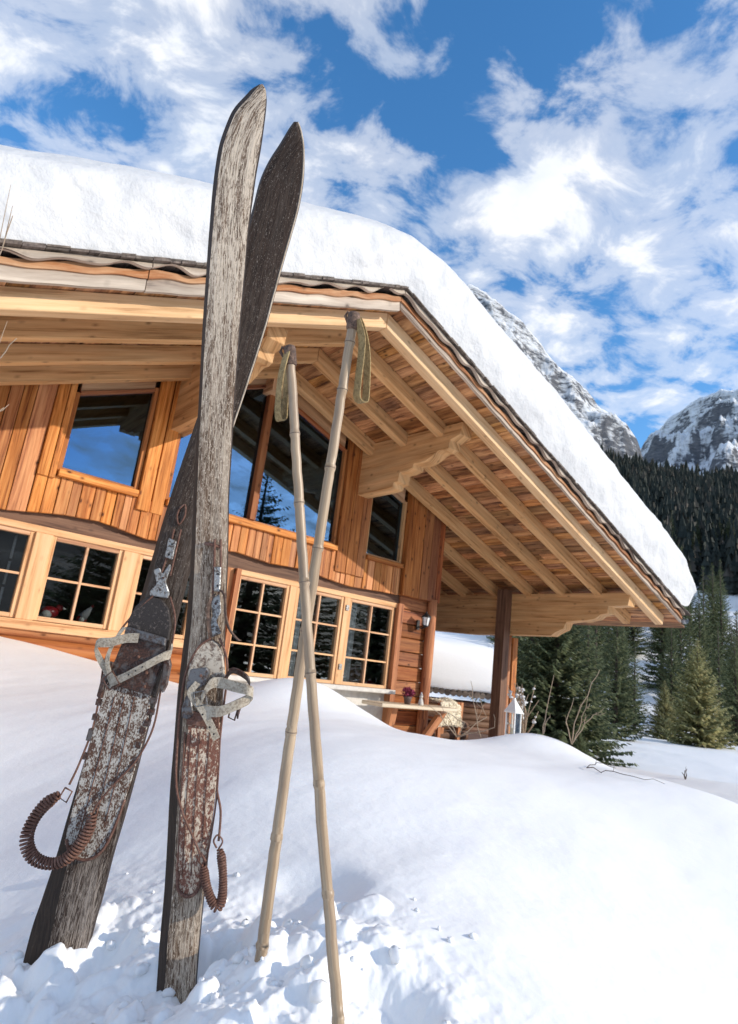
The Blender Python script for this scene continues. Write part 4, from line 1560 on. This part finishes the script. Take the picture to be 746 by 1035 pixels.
GR = 'spruces along the edge of the snow meadow'
plant('olive', 706, 33, .95, 'sunlit olive green young spruce standing free in front of the snowy gap', GR, .3)
plant('bushy', 560, 20, .86, 'broad green spruce right behind the carved porch beam end', GR, 1.0, .98)
plant('dark2', 592, 26, .62, 'slim green spruce leaning on the broad one left of the snowy gap', GR, 2.2, .72)
plant('dark', 622, 31, .80, 'dark slender spruce directly left of the white snow gap', GR, .7, .66)
plant('dark2', 641, 38, .62, 'narrow dark spruce at the left brink of the white snow gap', GR, 4, .6)
plant('olive', 672, 37, .58, 'small pale spruce at the foot of the large olive one', GR, 1.9)
plant('dark', 745, 40, .80, 'dark spruce cut by the right picture edge', GR, 3.1, .8)
plant('dark', 535, 24, 1.0, 'tall dark spruce just right of the porch posts', GR, 5.0, .95)
plant('dark2', 728, 46, .95, 'tall dark spruce between the olive tree and the right edge', GR, 2.6, .8)
plant('dark', 679, 50, 1.05, 'tall dark spruce rising behind the left shoulder of the olive tree', GR, .2, .75)
plant('dark2', 600, 42, 1.15, 'tall black green spruce behind the slim trees under the roof corner', GR, 1.2, .95)
plant('bushy', 628, 52, 1.2, 'dark bushy spruce at the back above the small olive tree', GR, 2.2, .8)
plant('bushy', 585, 17, .17, 'knee high snowy spruce sapling at the end of the right mound', GR, .5, .2)
LBL2 = 'tall dark spruce of the forest edge at the hill foot behind the meadow trees'
GR2 = 'first row of forest spruces at the foot of the hill'
rr = np.random.default_rng(5)
for k in range(110):
    px = 500 + (k * 8.6) % 292 + rr.uniform(-3, 3)
    if (646 < px < 668 and k < 80) or (652 < px < 664):
        continue
    plant(('dark', 'dark2')[k % 2], px, rr.uniform(56, 88) if k < 34 else rr.uniform(85, 165), rr.uniform(1.1, 1.7), LBL2, GR2, rr.uniform(0, 6), rr.uniform(.9, 1.3))
# trees on the far side of the meadow, mirrored in the gable windows
for k, (x, y, hs_) in enumerate(((26, -30, 1.95), (31, -28, 1.6), (17.0, -33, 2.15), (37, -26, 1.5), (45, -30, 1.5), (14.5, -36, 1.1))):
    o = copy_tree(protos[('dark', 'dark2', 'bushy')[k % 3]])
    o.location = (x, y, -2.2); o.rotation_euler = (0, 0, k); o.scale = (hs_ * 1.5, hs_ * 1.5, hs_)
    tag(o, 'tall spruce across the meadow mirrored in the gable windows', 'tree', 'spruces mirrored in the gable windows')


# far wood on the hillside: one mass
def build_forest():
    rng = np.random.default_rng(12)
    V, F = [], []
    n = 0
    base = 0
    for _ in range(6500):
        az = rng.uniform(38, 88); r = math.sqrt(rng.uniform(150 ** 2, 395 ** 2))
        x, y = polar(az, r)
        den = 0.75 + .6 * float(fbm(np.array(x * .02), np.array(y * .02), 3, 91))
        if 59.6 < az < 61.2 and r < 175 and rng.random() > .12:
            continue
        if rng.random() > den:
            continue
        h = rng.uniform(8, 15) * (1 + .0006 * r)
        z = float(hill_height(az, r)) - .5
        w_ = h * rng.uniform(.13, .19)
        tiers = 9 if r < 200 else 7
        for t in range(tiers):
            f0 = .08 + .88 * t / tiers
            zc_, zt_ = z + h * f0, z + h * min(1.0, f0 + 1.9 / tiers)
            rad = w_ * (1 - f0) ** .85 + .1
            ns = 8
            a0 = rng.uniform(0, 6)
            b = len(V)
            V.append((x, y, zt_))
            for k in range(ns):
                a = a0 + 2 * math.pi * k / ns
                q = rad * (rng.uniform(.85, 1.35) if k % 2 else rng.uniform(.3, .6))
                V.append((x + math.cos(a) * q, y + math.sin(a) * q, zc_ - rng.uniform(0, .05) * h))
            for k in range(ns):
                if rng.random() < .86:
                    F.append((b, b + 1 + k, b + 1 + (k + 1) % ns))
    mb = MB(); mb.add(V, F)
    o = mb.build('hillside_forest', M['forest'])
    tag(o, 'dense dark conifer forest covering the hillside below the rocky mountains', 'forest', None, 'stuff')


build_forest()


# ------------------------------------------------------------------ skis
def catmull(pts, n=8):
    pts = [np.asarray(p, float) for p in pts]
    out = []
    for i in range(len(pts) - 1):
        p0, p1, p2, p3 = pts[max(i - 1, 0)], pts[i], pts[i + 1], pts[min(i + 2, len(pts) - 1)]
        for k in range(n):
            t = k / n
            out.append(.5 * ((2 * p1) + (-p0 + p2) * t + (2 * p0 - 5 * p1 + 4 * p2 - p3) * t * t + (-p0 + 3 * p1 - 3 * p2 + p3) * t ** 3))
    out.append(pts[-1])
    return out


class Ski:
    def __init__(self, base, tip, nrm_h):
        self.p = base
        self.axis = unit(tip - base)
        n = np.asarray(nrm_h, float)
        self.n = unit(n - self.axis * np.dot(n, self.axis))
        self.side = np.cross(self.axis, self.n)          # points to picture left or right
        self.len = np.linalg.norm(tip - base)
        self.bend = lambda u: 0.0

    def pt(self, x, y, h=0.0):
        q = on_plane(x, y, self.p + self.n * h, self.n)
        for _ in range(3):
            u = np.dot(q - self.p, self.axis)
            q = on_plane(x, y, self.p + self.n * (h + self.bend(u)), self.n)
        return q

    def poly(self, px, h0, h1):
        return [self.pt(a, b, h0) for a, b in px], self.n * (h1 - h0)

    def body(self, rows, th, bury=.22):
        """rows: (y, outer_left, face_left, right[, outer_right, dyL, dyR]) from the tip down"""
        R_ = []
        for r in rows:
            y, ol, fl, rt = r[:4]
            orr = r[4] if len(r) > 4 and r[4] is not None else None
            yl, yr = (r[5], r[6]) if len(r) > 6 else (y, y)
            fL, fR = self.pt(fl, yl), self.pt(rt, yr)
            bL = self.pt(ol, yl, -th)
            bR = self.pt(orr, yr, -th) if orr is not None else fR - self.n * th
            R_.append((fL, fR, bR, bL))
        # buried tail
        last = R_[-1]
        dv = unit(np.array(R_[-1][0]) - np.array(R_[-4][0])) * bury
        R_.append(tuple(q + dv for q in last))
        # resample smoothly
        cols = [catmull([r[k] for r in R_], 6) for k in range(4)]
        n = len(cols[0])
        V, F, U = [], [], []
        NA = 6
        us = [float(np.dot(cols[0][i] - self.p, self.axis)) for i in range(n)]
        ring = []
        for i in range(n):
            a, b, c, d = (cols[k][i] for k in range(4))
            pts = [a + (b - a) * t for t in np.linspace(0, 1, NA)]
            w_ = np.linalg.norm(b - a)
            e = .12
            pts[0] = pts[0] - self.n * .002; pts[-1] = pts[-1] - self.n * .002
            V += pts + [c, d]
            ring.append(list(np.linspace(0, w_, NA)) + [w_ + .03, w_ + .03 + w_])
        m_ = NA + 2
        for i in range(n - 1):
            for k in range(m_):
                k2 = (k + 1) % m_
                va, vb = ring[i][k], (ring[i][k2] if k2 else ring[i][k] + .03)
                wa, wb = ring[i + 1][k], (ring[i + 1][k2] if k2 else ring[i + 1][k] + .03)
                F.append((i * m_ + k2, i * m_ + k, (i + 1) * m_ + k, (i + 1) * m_ + k2))
                U.append(((us[i], vb), (us[i], va), (us[i + 1], wa), (us[i + 1], wb)))
        F.append(tuple(range(m_)))
        U.append([(us[0], v) for v in ring[0]])
        mb = MB(); mb.add(V, F, U)
        return mb


def dark_sides(o):
    # shade on the narrow sides and running base is put in as darker colour
    o.data.materials.append(M['ski_side'])
    for i, p in enumerate(o.data.polygons):
        if i % 8 >= 5:
            p.material_index = 1


def cable(ski, px, r=.0028, h=.012):
    hs_ = h if isinstance(h, list) else [h] * len(px)
    return catmull([ski.pt(x, y, hh) for (x, y), hh in zip(px, hs_)], 6), r


def coil(ski, px, rad, wire, turns, hs_):
    path = catmull([ski.pt(x, y, hh) for (x, y), hh in zip(px, hs_)], 10)
    P_ = np.array(path)
    seg = np.concatenate([[0], np.cumsum(np.linalg.norm(np.diff(P_, axis=0), axis=1))])
    tot = seg[-1]
    n = turns * 11
    out = []
    prev = None
    for k in range(n + 1):
        s = tot * k / n
        q = np.array([np.interp(s, seg, P_[:, c]) for c in range(3)])
        q2 = np.array([np.interp(min(tot, s + .002), seg, P_[:, c]) for c in range(3)])
        q1 = np.array([np.interp(max(0, s - .002), seg, P_[:, c]) for c in range(3)])
        d = unit(q2 - q1)
        a = unit(ski.n - d * np.dot(ski.n, d)); b = np.cross(d, a)
        t = 2 * math.pi * k / 11
        e = min(1, .55 + 6 * min(k, n - k) / n)
        wob = 1 + .07 * math.sin(k * .031 + 1.3) + .05 * math.sin(k * .0117)
        t += .35 * math.sin(k * .019)
        out.append(q + (a * math.cos(t) + b * math.sin(t)) * rad * e * wob)
    return MB().tube(out, wire, 6)


SKI_N = np.array([-0.60, -0.80, 0.05])
# front ski -------------------------------------------------------
fs = Ski(at(178, 990, 1.25), at(262, 90, 1.66), SKI_N)
fs.bend = lambda u, L_=fs.len: 0.10 * max(0, (u - L_ + .42) / .42) ** 2
front = empty('antique_ski', at(178, 990, 1.25))
tag(front, 'scratched grey brown wooden ski in front, with pale top face and rusty red foot plate', 'ski', 'antique skis planted in the snow')
rowsF = [(85, 262, 263, 266), (90, 253, 258, 268.5), (96, 247, 253, 269), (108, 236, 242, 268), (120, 229.5, 235, 266.5), (145, 220.5, 226, 263), (170, 216, 221.5, 258.5), (195, 213, 218.5, 255), (221, 211, 216, 251.5), (246, 209, 214, 249),
         (271, 207.5, 212, 247), (321, 204, 208.5, 242.5), (360, 202, 206, 239.5), (400, 200, 204, 236.5), (450, 197, 201, 233.5), (500, 194.5, 199, 230.5), (560, 191.5, 197, 229.5), (620, 187, 194, 227), (660, 182, 190, 226), (700, 177, 186.5, 224.5),
         (750, 173, 183, 221), (800, 168.5, 180, 217), (850, 166, 177, 211), (900, 163, 174, 206), (950, 158.5, 169.5, 201), (1000, 155, 166, 197)]
rowsF = [(r[0], r[2] - (r[2] - r[1]) * .72, *r[2:]) for r in rowsF]
sb_ = fs.body(rowsF, .022)
dark_sides(sb_.build('ski_body', M['ski_pale'], front, fix=True))
pl_px = [(191, 730), (223, 730), (221.5, 770), (216, 820), (209.5, 862), (204, 890), (197, 903), (186, 905), (179, 897), (178, 880), (182, 820), (186.5, 770)]
mb = MB(); a, e = fs.poly(pl_px, .001, .006); mb.prism(a, e)
foot = mb.build('foot_plate', M['plate_red'], front, bevel=.0015, fix=True)
mb = MB()
for x0, x1, y1 in ((193, 184, 885), (202, 193, 885), (212, 205, 850)):
    mb.tube(catmull([fs.pt(x0, 740, .0065), fs.pt((x0 + x1) / 2, (740 + y1) / 2, .0065), fs.pt(x1, y1, .0065)], 5), .0013, 6)
mb.build('rib', M['rust'], foot)
mb = MB()
mb.tube(catmull([fs.pt(180, 880, .006), fs.pt(180, 898, .008), fs.pt(188, 906, .008), fs.pt(198, 902, .008), fs.pt(204, 888, .006)], 6), .0035, 7)
mb.tube(catmull([fs.pt(187, 740, .004), fs.pt(183.5, 800, .004), fs.pt(179.5, 880, .005)], 6), .0022, 6)
mb.tube(catmull([fs.pt(223, 735, .004), fs.pt(218.5, 810, .004), fs.pt(206, 885, .005)], 6), .0022, 6)
mb.build('rim', M['rust'], foot)
# toe pad and irons
mb = MB()
pad = [(190, 688), (192, 672), (198, 658), (206, 649), (214, 646), (221, 651), (226, 662), (228, 678), (226, 692)]
a, e = fs.poly(pad, .001, .012); mb.prism(a, e); mb.build('toe_pad', M['pale_pad'], front, bevel=.003, fix=True)
mb = MB(); a, e = fs.poly([(190, 718), (222, 722), (222, 736), (189, 732)], .002, .011); mb.prism(a, e); mb.build('cross_plate', M['rust'], front, bevel=.0015, fix=True)
mb = MB(); a, e = fs.poly([(194, 676), (210, 674), (213, 679), (208, 692), (194, 700), (189, 694)], .012, .030); mb.prism(a, e)
a, e = fs.poly([(188, 703), (193, 702), (196, 722), (191, 727), (184, 725), (184, 715)], .010, .014); mb.prism(a, e); mb.build('toe_iron', M['blue_steel'], front, bevel=.002, fix=True)
# right-hand wire bracket standing off the ski
mb = MB()
mb.ribbon(catmull([fs.pt(226, 690, .004), fs.pt(234, 678, .02), fs.pt(246, 682, .034), fs.pt(252, 690, .036), fs.pt(250, 706, .02), fs.pt(243, 714, .006), fs.pt(240, 724, .002)], 6), fs.axis * .012 + fs.n * .010, .0035)
mb.tube([fs.pt(233, 715, 0), fs.pt(231, 725, 0), fs.pt(237, 728, 0), fs.pt(240, 718, 0), fs.pt(233, 715, 0)], .0022, 6)
mb.build('toe_iron', M['dark_rust'], front, fix=True)
st = MB()
st.ribbon(catmull([fs.pt(203, 708, .028), fs.pt(212, 692, .034), fs.pt(222, 690, .030), fs.pt(238, 694, .040), fs.pt(250, 697, .046), fs.pt(255, 700, .036), fs.pt(252, 706, .030), fs.pt(240, 712, .040), fs.pt(222, 719, .040), fs.pt(207, 718, .032)], 6), fs.axis * .022 + fs.n * .004, .0045)
st.ribbon(catmull([fs.pt(196, 706, .030), fs.pt(205, 718, .034), fs.pt(213, 733, .028), fs.pt(219, 747, .020)], 6), fs.side * .013 + fs.axis * .008, .003)
st.ribbon(catmull([fs.pt(200, 690, .032), fs.pt(192, 702, .034), fs.pt(200, 715, .032), fs.pt(212, 722, .02)], 6), fs.side * .012 - fs.axis * .006, .003)
stp = st.build('toe_strap', M['leather'], front, fix=True)
mb = MB(); mb.tube([fs.pt(196, 700, .036), fs.pt(207, 698, .036), fs.pt(210, 712, .036), fs.pt(198, 714, .036), fs.pt(196, 700, .036)], .0016, 6); mb.build('buckle', M['steel'], stp)
def studs(ski, pts, h, r, name, mat, parent):
    for x, y in pts:
        q = ski.pt(x, y, h)
        MB().tube([q - ski.n * .001, q + ski.n * .0012, q + ski.n * .002], [r, r * .9, r * .3], 9).build(name, M[mat], parent)


studs(fs, [(205, 722), (212, 735), (216, 742)], .034, .0022, 'strap_hole', 'black_iron', stp)
studs(fs, [(195, 726), (217, 729)], .011, .0042, 'rivet', 'rust', front)
studs(fs, [(203, 683)], .030, .0035, 'rivet', 'rust', front)
# front lever
mb = MB()
mb.tube(catmull([fs.pt(217, 545, .006), fs.pt(216.5, 575, .008), fs.pt(215, 600, .010)], 5), .0028, 7)
mb.tube(catmull([fs.pt(223, 545, .006), fs.pt(223, 575, .008), fs.pt(221, 600, .010)], 5), .0028, 7)
mb.tube([fs.pt(207, 549, .004), fs.pt(224, 553, .004)], .004, 7)
mb.build('lever_rod', M['rust'], front, fix=True)
mb = MB(); a, e = fs.poly([(217, 573), (224, 573), (223, 598), (216.5, 598)], .008, .016); mb.prism(a, e)
a, e = fs.poly([(213, 606), (222, 600), (224, 618), (219, 628), (224, 640), (213, 645), (212, 633), (215, 622)], .007, .013); mb.prism(a, e); mb.build('lever', M['steel'], front, bevel=.002, fix=True)
mb = MB()
mb.ribbon(catmull([fs.pt(217, 600, .014), fs.pt(211, 612, .016), fs.pt(211, 630, .016), fs.pt(213, 644, .012)], 6), fs.side * .008 + fs.axis * .003, .003)
mb.ribbon(catmull([fs.pt(222, 596, .016), fs.pt(227, 602, .020), fs.pt(228, 622, .024), fs.pt(232, 636, .022), fs.pt(240, 646, .018), fs.pt(243, 647, .016)], 6), fs.side * .006 + fs.n * .012, .0025)
mb.build('lever_strap', M['brown_leather'], front, fix=True)
studs(fs, [(220.5, 580), (220, 592)], .016, .0026, 'rivet', 'black_iron', front)
studs(fs, [(218, 610), (219, 636)], .013, .0030, 'rivet', 'dark_rust', front)
for px, hh in (([(213, 645), (200, 655), (188, 680), (183, 710), (180, 740), (178, 790), (184, 820), (196, 848), (203, 866)], [.013, .012, .006, .004, .004, .004, .010, .016, .02]),
               ([(222, 645), (229, 665), (229, 690), (224, 730), (219, 790), (223, 820), (221, 850)], [.012, .008, .004, .003, .003, .008, .014])):
    pth, r = cable(fs, px, .0026, hh)
    MB().tube(pth, r, 7).build('cable', M['rust'], front)
spx = [(205.5, 874), (208, 892), (213, 908), (219, 917), (224, 910), (225.5, 890), (224, 868), (222, 858)]
coil(fs, spx, .0075, .0024, 40, [.022, .024, .026, .026, .024, .022, .020, .018]).build('coil_spring', M['rust'], front)
mb = MB()
mb.tube([fs.pt(203, 862, .02), fs.pt(208, 870, .02), fs.pt(205, 877, .02), fs.pt(200, 869, .02), fs.pt(203, 862, .02)], .0019, 6)
mb.tube(catmull([fs.pt(221, 858, .016), fs.pt(225, 850, .016), fs.pt(220, 844, .016), fs.pt(216, 850, .016), fs.pt(219, 857, .016)], 5), .0019, 6)
mb.build('spring_hook', M['rust'], front)

# rear ski ---------------------------------------------------------
rs = Ski(at(66, 950, 1.40), at(299, 126, 1.84), SKI_N)
rs.bend = lambda u, L_=rs.len: 0.09 * max(0, (u - L_ + .40) / .40) ** 2
rear = empty('antique_ski', at(66, 950, 1.40))
tag(rear, 'dark blackish wooden ski behind, leaning right, with speckled foot plate and wide toe iron', 'ski', 'antique skis planted in the snow')
rowsR = [(123, 297, 298, 300, 301.5), (130, 292, 293.5, 302.5, 304.5), (145, 283, 285, 305, 307.5), (163, 271.5, 273, 305, 308), (183, 262.5, 264, 303.5, 307), (208, 256, 258, 299.5, 303), (231, 250, 252, 293.5, 297), (260, 243, 245.5, 285, 288.5), (300, 233, 236, 274, 277.5), (330, 226, 229, 266, 269.5),
         (387, 211, 214, 248, 251.5), (432, 196, 199, 233, None), (467, 184, 187, 222, None), (500, 173, 176, 211, None), (531, 163.5, 167, 203, None), (570, 152, 156, 192, None), (620, 137, 141.5, 179, None), (660, 121, 126, 169, None), (700, 106, 112, 158.5, None),
         (740, 94, 101, 147, None), (790, 79, 88, 134, None), (830, 67, 78, 123, None), (865, 57, 70, 112.5, None), (910, 42, 59, 101, None), (950, 29, 50, 90, None)]
sb_ = rs.body(rowsR, .024)
dark_sides(sb_.build('ski_body', M['ski_dark'], rear, fix=True))
# right edge, its sunlit brightness put in as pale colour
mb = MB()
eg = [rs.pt(x + .6, y, -.004) for x, y in [(300.5, 124), (303.5, 132), (306, 146), (306.3, 163), (305, 183), (301, 208), (295, 231), (286.5, 260), (275.5, 300), (267.5, 330), (249.5, 387), (234.5, 432)]]
mb.tube(catmull(eg, 6), .0026, 6); mb.build('ski_edge', M['ski_edge'], rear)
pl_px = [(109, 690), (154, 699), (149, 735), (139, 770), (127, 808), (116, 838), (103, 861), (90, 869), (74, 866), (66, 852), (70, 832), (83, 780), (97, 730)]
mb = MB(); a, e = rs.poly(pl_px, .001, .006); mb.prism(a, e)
foot = mb.build('foot_plate', M['plate_grey'], rear, bevel=.0015, fix=True)
mb = MB()
for x0, x1, y1 in ((116, 79, 846), (126, 92, 846), (136, 107, 830)):
    mb.tube(catmull([rs.pt(x0, 704, .0065), rs.pt((x0 + x1) / 2 + 1, (704 + y1) / 2, .0065), rs.pt(x1, y1, .0065)], 5), .0013, 6)
mb.build('rib', M['rust'], foot)
mb = MB()
mb.tube(catmull([rs.pt(67, 848, .006), rs.pt(72, 864, .008), rs.pt(88, 869, .008), rs.pt(103, 860, .008), rs.pt(115, 838, .006), rs.pt(126, 808, .004)], 6), .0035, 7)
mb.build('rim', M['rust'], foot)
for t in np.linspace(0, 1, 7):
    mb = MB()
    x, y = 155 - 22 * t + RNG.normal(0, .7), 704 + 68 * t + RNG.normal(0, 1.6)
    a, e = rs.poly([(x - 1, y), (x + 4.5, y + 1), (x + 3, y + 7), (x - 2.5, y + 6)], -.008, .007); mb.prism(a, e); mb.build('edge_lug', M['dark_rust'], rear, fix=True)
for t in np.linspace(0, 1, 5):
    mb = MB()
    x, y = 103 - 12 * t + RNG.normal(0, .8), 705 + 55 * t + RNG.normal(0, 1.8)
    a, e = rs.poly([(x - 4, y), (x + 1, y + 1), (x - .5, y + 7), (x - 5.5, y + 6)], -.008, .007); mb.prism(a, e); mb.build('edge_lug', M['dark_rust'], rear, fix=True)
mb = MB()
pad = [(129, 640), (131, 626), (138, 613), (147, 605), (156, 603), (165, 606), (172, 616), (174, 632), (171, 648)]
a, e = rs.poly(pad, .001, .013); mb.prism(a, e); mb.build('toe_pad', M['rubber'], rear, bevel=.003, fix=True)
mb = MB(); a, e = rs.poly([(128, 638), (168, 650), (167, 662), (153, 703), (109, 690), (115, 672), (124, 650)], .006, .014); mb.prism(a, e)
ti = mb.build('toe_iron', M['dark_rust'], rear, bevel=.002, fix=True)
mb = MB(); a, e = rs.poly([(129, 633), (169, 645), (168, 653), (127, 641)], .014, .028); mb.prism(a, e); mb.build('lip', M['blue_steel'], ti, bevel=.002, fix=True)
for x, y in ((148, 680), (146, 694), (117, 685), (140, 664)):
    q = rs.pt(x, y, .014); MB().tube([q, q + rs.n * .003, q + rs.n * .004], [.0045, .004, .001], 10).build('rivet', M['rust'], ti)
mb = MB(); a, e = rs.poly([(112, 668), (117, 670), (108, 692), (104, 706), (100, 703), (104, 688)], .004, .022); mb.prism(a, e); mb.build('side_lug', M['dark_rust'], rear, bevel=.002, fix=True)
mb = MB(); a, e = rs.poly([(167, 664), (172, 662), (174, 672), (170, 692), (166, 700), (163, 694), (166, 680)], .004, .022); mb.prism(a, e); mb.build('side_lug', M['dark_rust'], rear, bevel=.002, fix=True)
st = MB()
st.ribbon(catmull([rs.pt(140, 645, .034), rs.pt(128, 645, .038), rs.pt(112, 649, .044), rs.pt(99, 650, .046), rs.pt(97, 657, .040), rs.pt(102, 668, .030), rs.pt(109, 680, .022), rs.pt(113, 688, .02)], 7), rs.axis * .022 + rs.n * .006, .0045)
st.ribbon(catmull([rs.pt(112, 690, .022), rs.pt(124, 685, .030), rs.pt(145, 674, .040), rs.pt(164, 664, .038), rs.pt(172, 661, .026), rs.pt(173, 655, .016)], 7), rs.axis * .022 + rs.n * .004, .0045)
st.ribbon(catmull([rs.pt(126, 634, .03), rs.pt(117, 646, .036), rs.pt(109, 664, .034), rs.pt(111, 680, .028), rs.pt(121, 690, .020)], 6), rs.side * .009 + rs.axis * .004, .003)
stp = st.build('toe_strap', M['leather'], rear, fix=True)
mb = MB(); mb.tube([rs.pt(104, 686, .03), rs.pt(114, 678, .03), rs.pt(121, 692, .03), rs.pt(110, 698, .03), rs.pt(104, 686, .03)], .0015, 6); mb.build('buckle', M['rust'], stp)
mb = MB()
mb.tube(catmull([rs.pt(176, 535, .006), rs.pt(171, 556, .010), rs.pt(163, 580, .012)], 5), .0026, 7)
mb.tube(catmull([rs.pt(183, 535, .006), rs.pt(178, 556, .010), rs.pt(172, 582, .012)], 5), .0026, 7)
mb.tube(catmull([rs.pt(181, 515, .004), rs.pt(187, 510, .004), rs.pt(187, 521, .004), rs.pt(181, 530, .004), rs.pt(179, 522, .004), rs.pt(181, 515, .004)], 4), .0022, 6)
mb.build('lever_rod', M['rust'], rear, fix=True)
mb = MB(); a, e = rs.poly([(171, 544), (179, 547), (175, 566), (167, 563)], .010, .018); mb.prism(a, e)
a, e = rs.poly([(156, 576), (162, 574), (165, 580), (172, 570), (174, 573), (168, 588), (172, 600), (170, 605), (152, 602), (152, 598), (159, 590)], .008, .015); mb.prism(a, e); mb.build('lever', M['steel'], rear, bevel=.002, fix=True)
studs(rs, [(174, 550), (171, 560)], .018, .0028, 'rivet', 'black_iron', rear)
studs(rs, [(162, 596), (165, 584)], .015, .0032, 'rivet', 'dark_rust', rear)
studs(rs, [(130, 682), (137, 678), (144, 674)], .042, .0020, 'strap_hole', 'black_iron', rear)
for px, hh in (([(156, 601), (136, 620), (120, 640), (106, 668), (101, 700), (94, 735), (80, 772), (70, 793)], [.012, .010, .010, .004, .004, .004, .006, .012]),
               ([(172, 603), (177, 625), (174, 650), (164, 690), (155, 735), (138, 768), (118, 790), (99, 812), (94, 822)], [.012, .008, .004, .004, .004, .006, .012, .016, .018])):
    pth, r = cable(rs, px, .0026, hh)
    MB().tube(pth, r, 7).build('cable', M['rust'], rear)
spx = [(60, 803), (46, 813), (33, 830), (27, 849), (33, 866), (50, 873), (67, 868), (82, 852), (91, 835), (94, 822)]
coil(rs, spx, .0118, .0030, 48, [.018, .02, .026, .03, .032, .032, .03, .026, .022, .018]).build('coil_spring', M['rust'], rear)
mb = MB()
mb.tube([rs.pt(66, 796, .016), rs.pt(73, 800, .016), rs.pt(67, 811, .016), rs.pt(60, 806, .016), rs.pt(66, 796, .016)], .002, 6)
mb.build('spring_hook', M['rust'], rear); mb = MB()
mb.tube([rs.pt(93, 815, .016), rs.pt(99, 817, .016), rs.pt(97, 827, .016)], .002, 6)
mb.build('spring_hook', M['rust'], rear)


# ------------------------------------------------------------------ ski poles
def pole(bot, top, r, label, loop, nodes, seed):
    rng = np.random.default_rng(seed)
    d = unit(top - bot)
    bot = bot - d * .16
    root = empty('bamboo_ski_pole', bot)
    tag(root, label, 'ski pole', 'bamboo ski poles crossed in the snow')
    ln = np.linalg.norm(top - bot)
    ts = sorted(set(list(np.linspace(0, 1, 60)) + [n + o for n in nodes for o in (-.006, -.002, .002, .006)]))
    bow = unit(np.cross(d, CR[2])) * .006
    pts, rad = [], []
    for t in ts:
        pts.append(bot + d * ln * t + bow * math.sin(t * math.pi) + rng.normal(0, .0003, 3))
        k = min(abs(t - n) for n in nodes)
        rad.append(r * (1.03 - .12 * t) * (1.10 if k < .003 else .97 if k < .007 else 1) * rng.uniform(.985, 1.015))
    MB().tube(pts, rad, 16).build('shaft', M['bamboo'], root)
    for n in nodes:
        mb = MB()
        q = bot + d * ln * n + bow * math.sin(n * math.pi)
        mb.tube([q - d * .0007, q + d * .0007], r * 1.075, 16)
        mb.build('bamboo_node', M['bamboo_dark'], root)
    mb = MB(); mb.tube([top - d * .035, top - d * .030, top - d * .004, top + d * .003, top + d * .006], [r * 1.02, r * 1.2, r * 1.25, r * 1.05, r * .5], 14)
    mb.tube([top - d * .02 + bow * 1.8, top - d * .005 + bow * 3.0, top + d * .004 + bow * 2.4, top - d * .004 + bow * 1.2], .003, 6)
    cap = mb.build('grip_cap', M['brown_leather'], root)
    wv = unit(np.cross(d, loop[1])) if False else None
    mb = MB(); mb.ribbon(catmull(loop[0], 6), loop[1], .0022)
    mb.build('wrist_strap', M['webbing'], root)
    return root


dA = 1.15
tA, bA = at(293, 352, dA), at(344, 1035, .955)
rgt = CR[0]
pole(bA, tA, .0092, 'bamboo ski pole in front leaning left, its olive strap hanging on the left', ([at(290, 356, dA - .01), at(284, 380, dA - .012), at(281, 410, dA - .01), at(282, 424, dA - .01), at(287, 423, dA - .004), at(288, 412, dA + .004), at(291, 375, dA + .012), at(295, 357, dA + .008)], rgt * .0125 + CR[2] * -.014), [.13, .27, .40, .54, .66, .77, .87], 3)
dB = 1.30
tB, bB = at(358, 318, dB), at(268, 943, 1.15)
pole(bB, tB, .0109, 'thicker bamboo ski pole behind leaning right, its olive strap hanging on the right', ([at(361, 323, dB - .012), at(366, 345, dB - .02), at(362, 385, dB - .02), at(361, 402, dB - .018), at(367, 407, dB - .012), at(370, 400, dB), at(371, 360, dB + .012), at(367, 335, dB + .012), at(362, 322, dB + .01)], rgt * .014 + CR[2] * -.016), [.10, .24, .38, .52, .64, .76, .88, .955], 4)
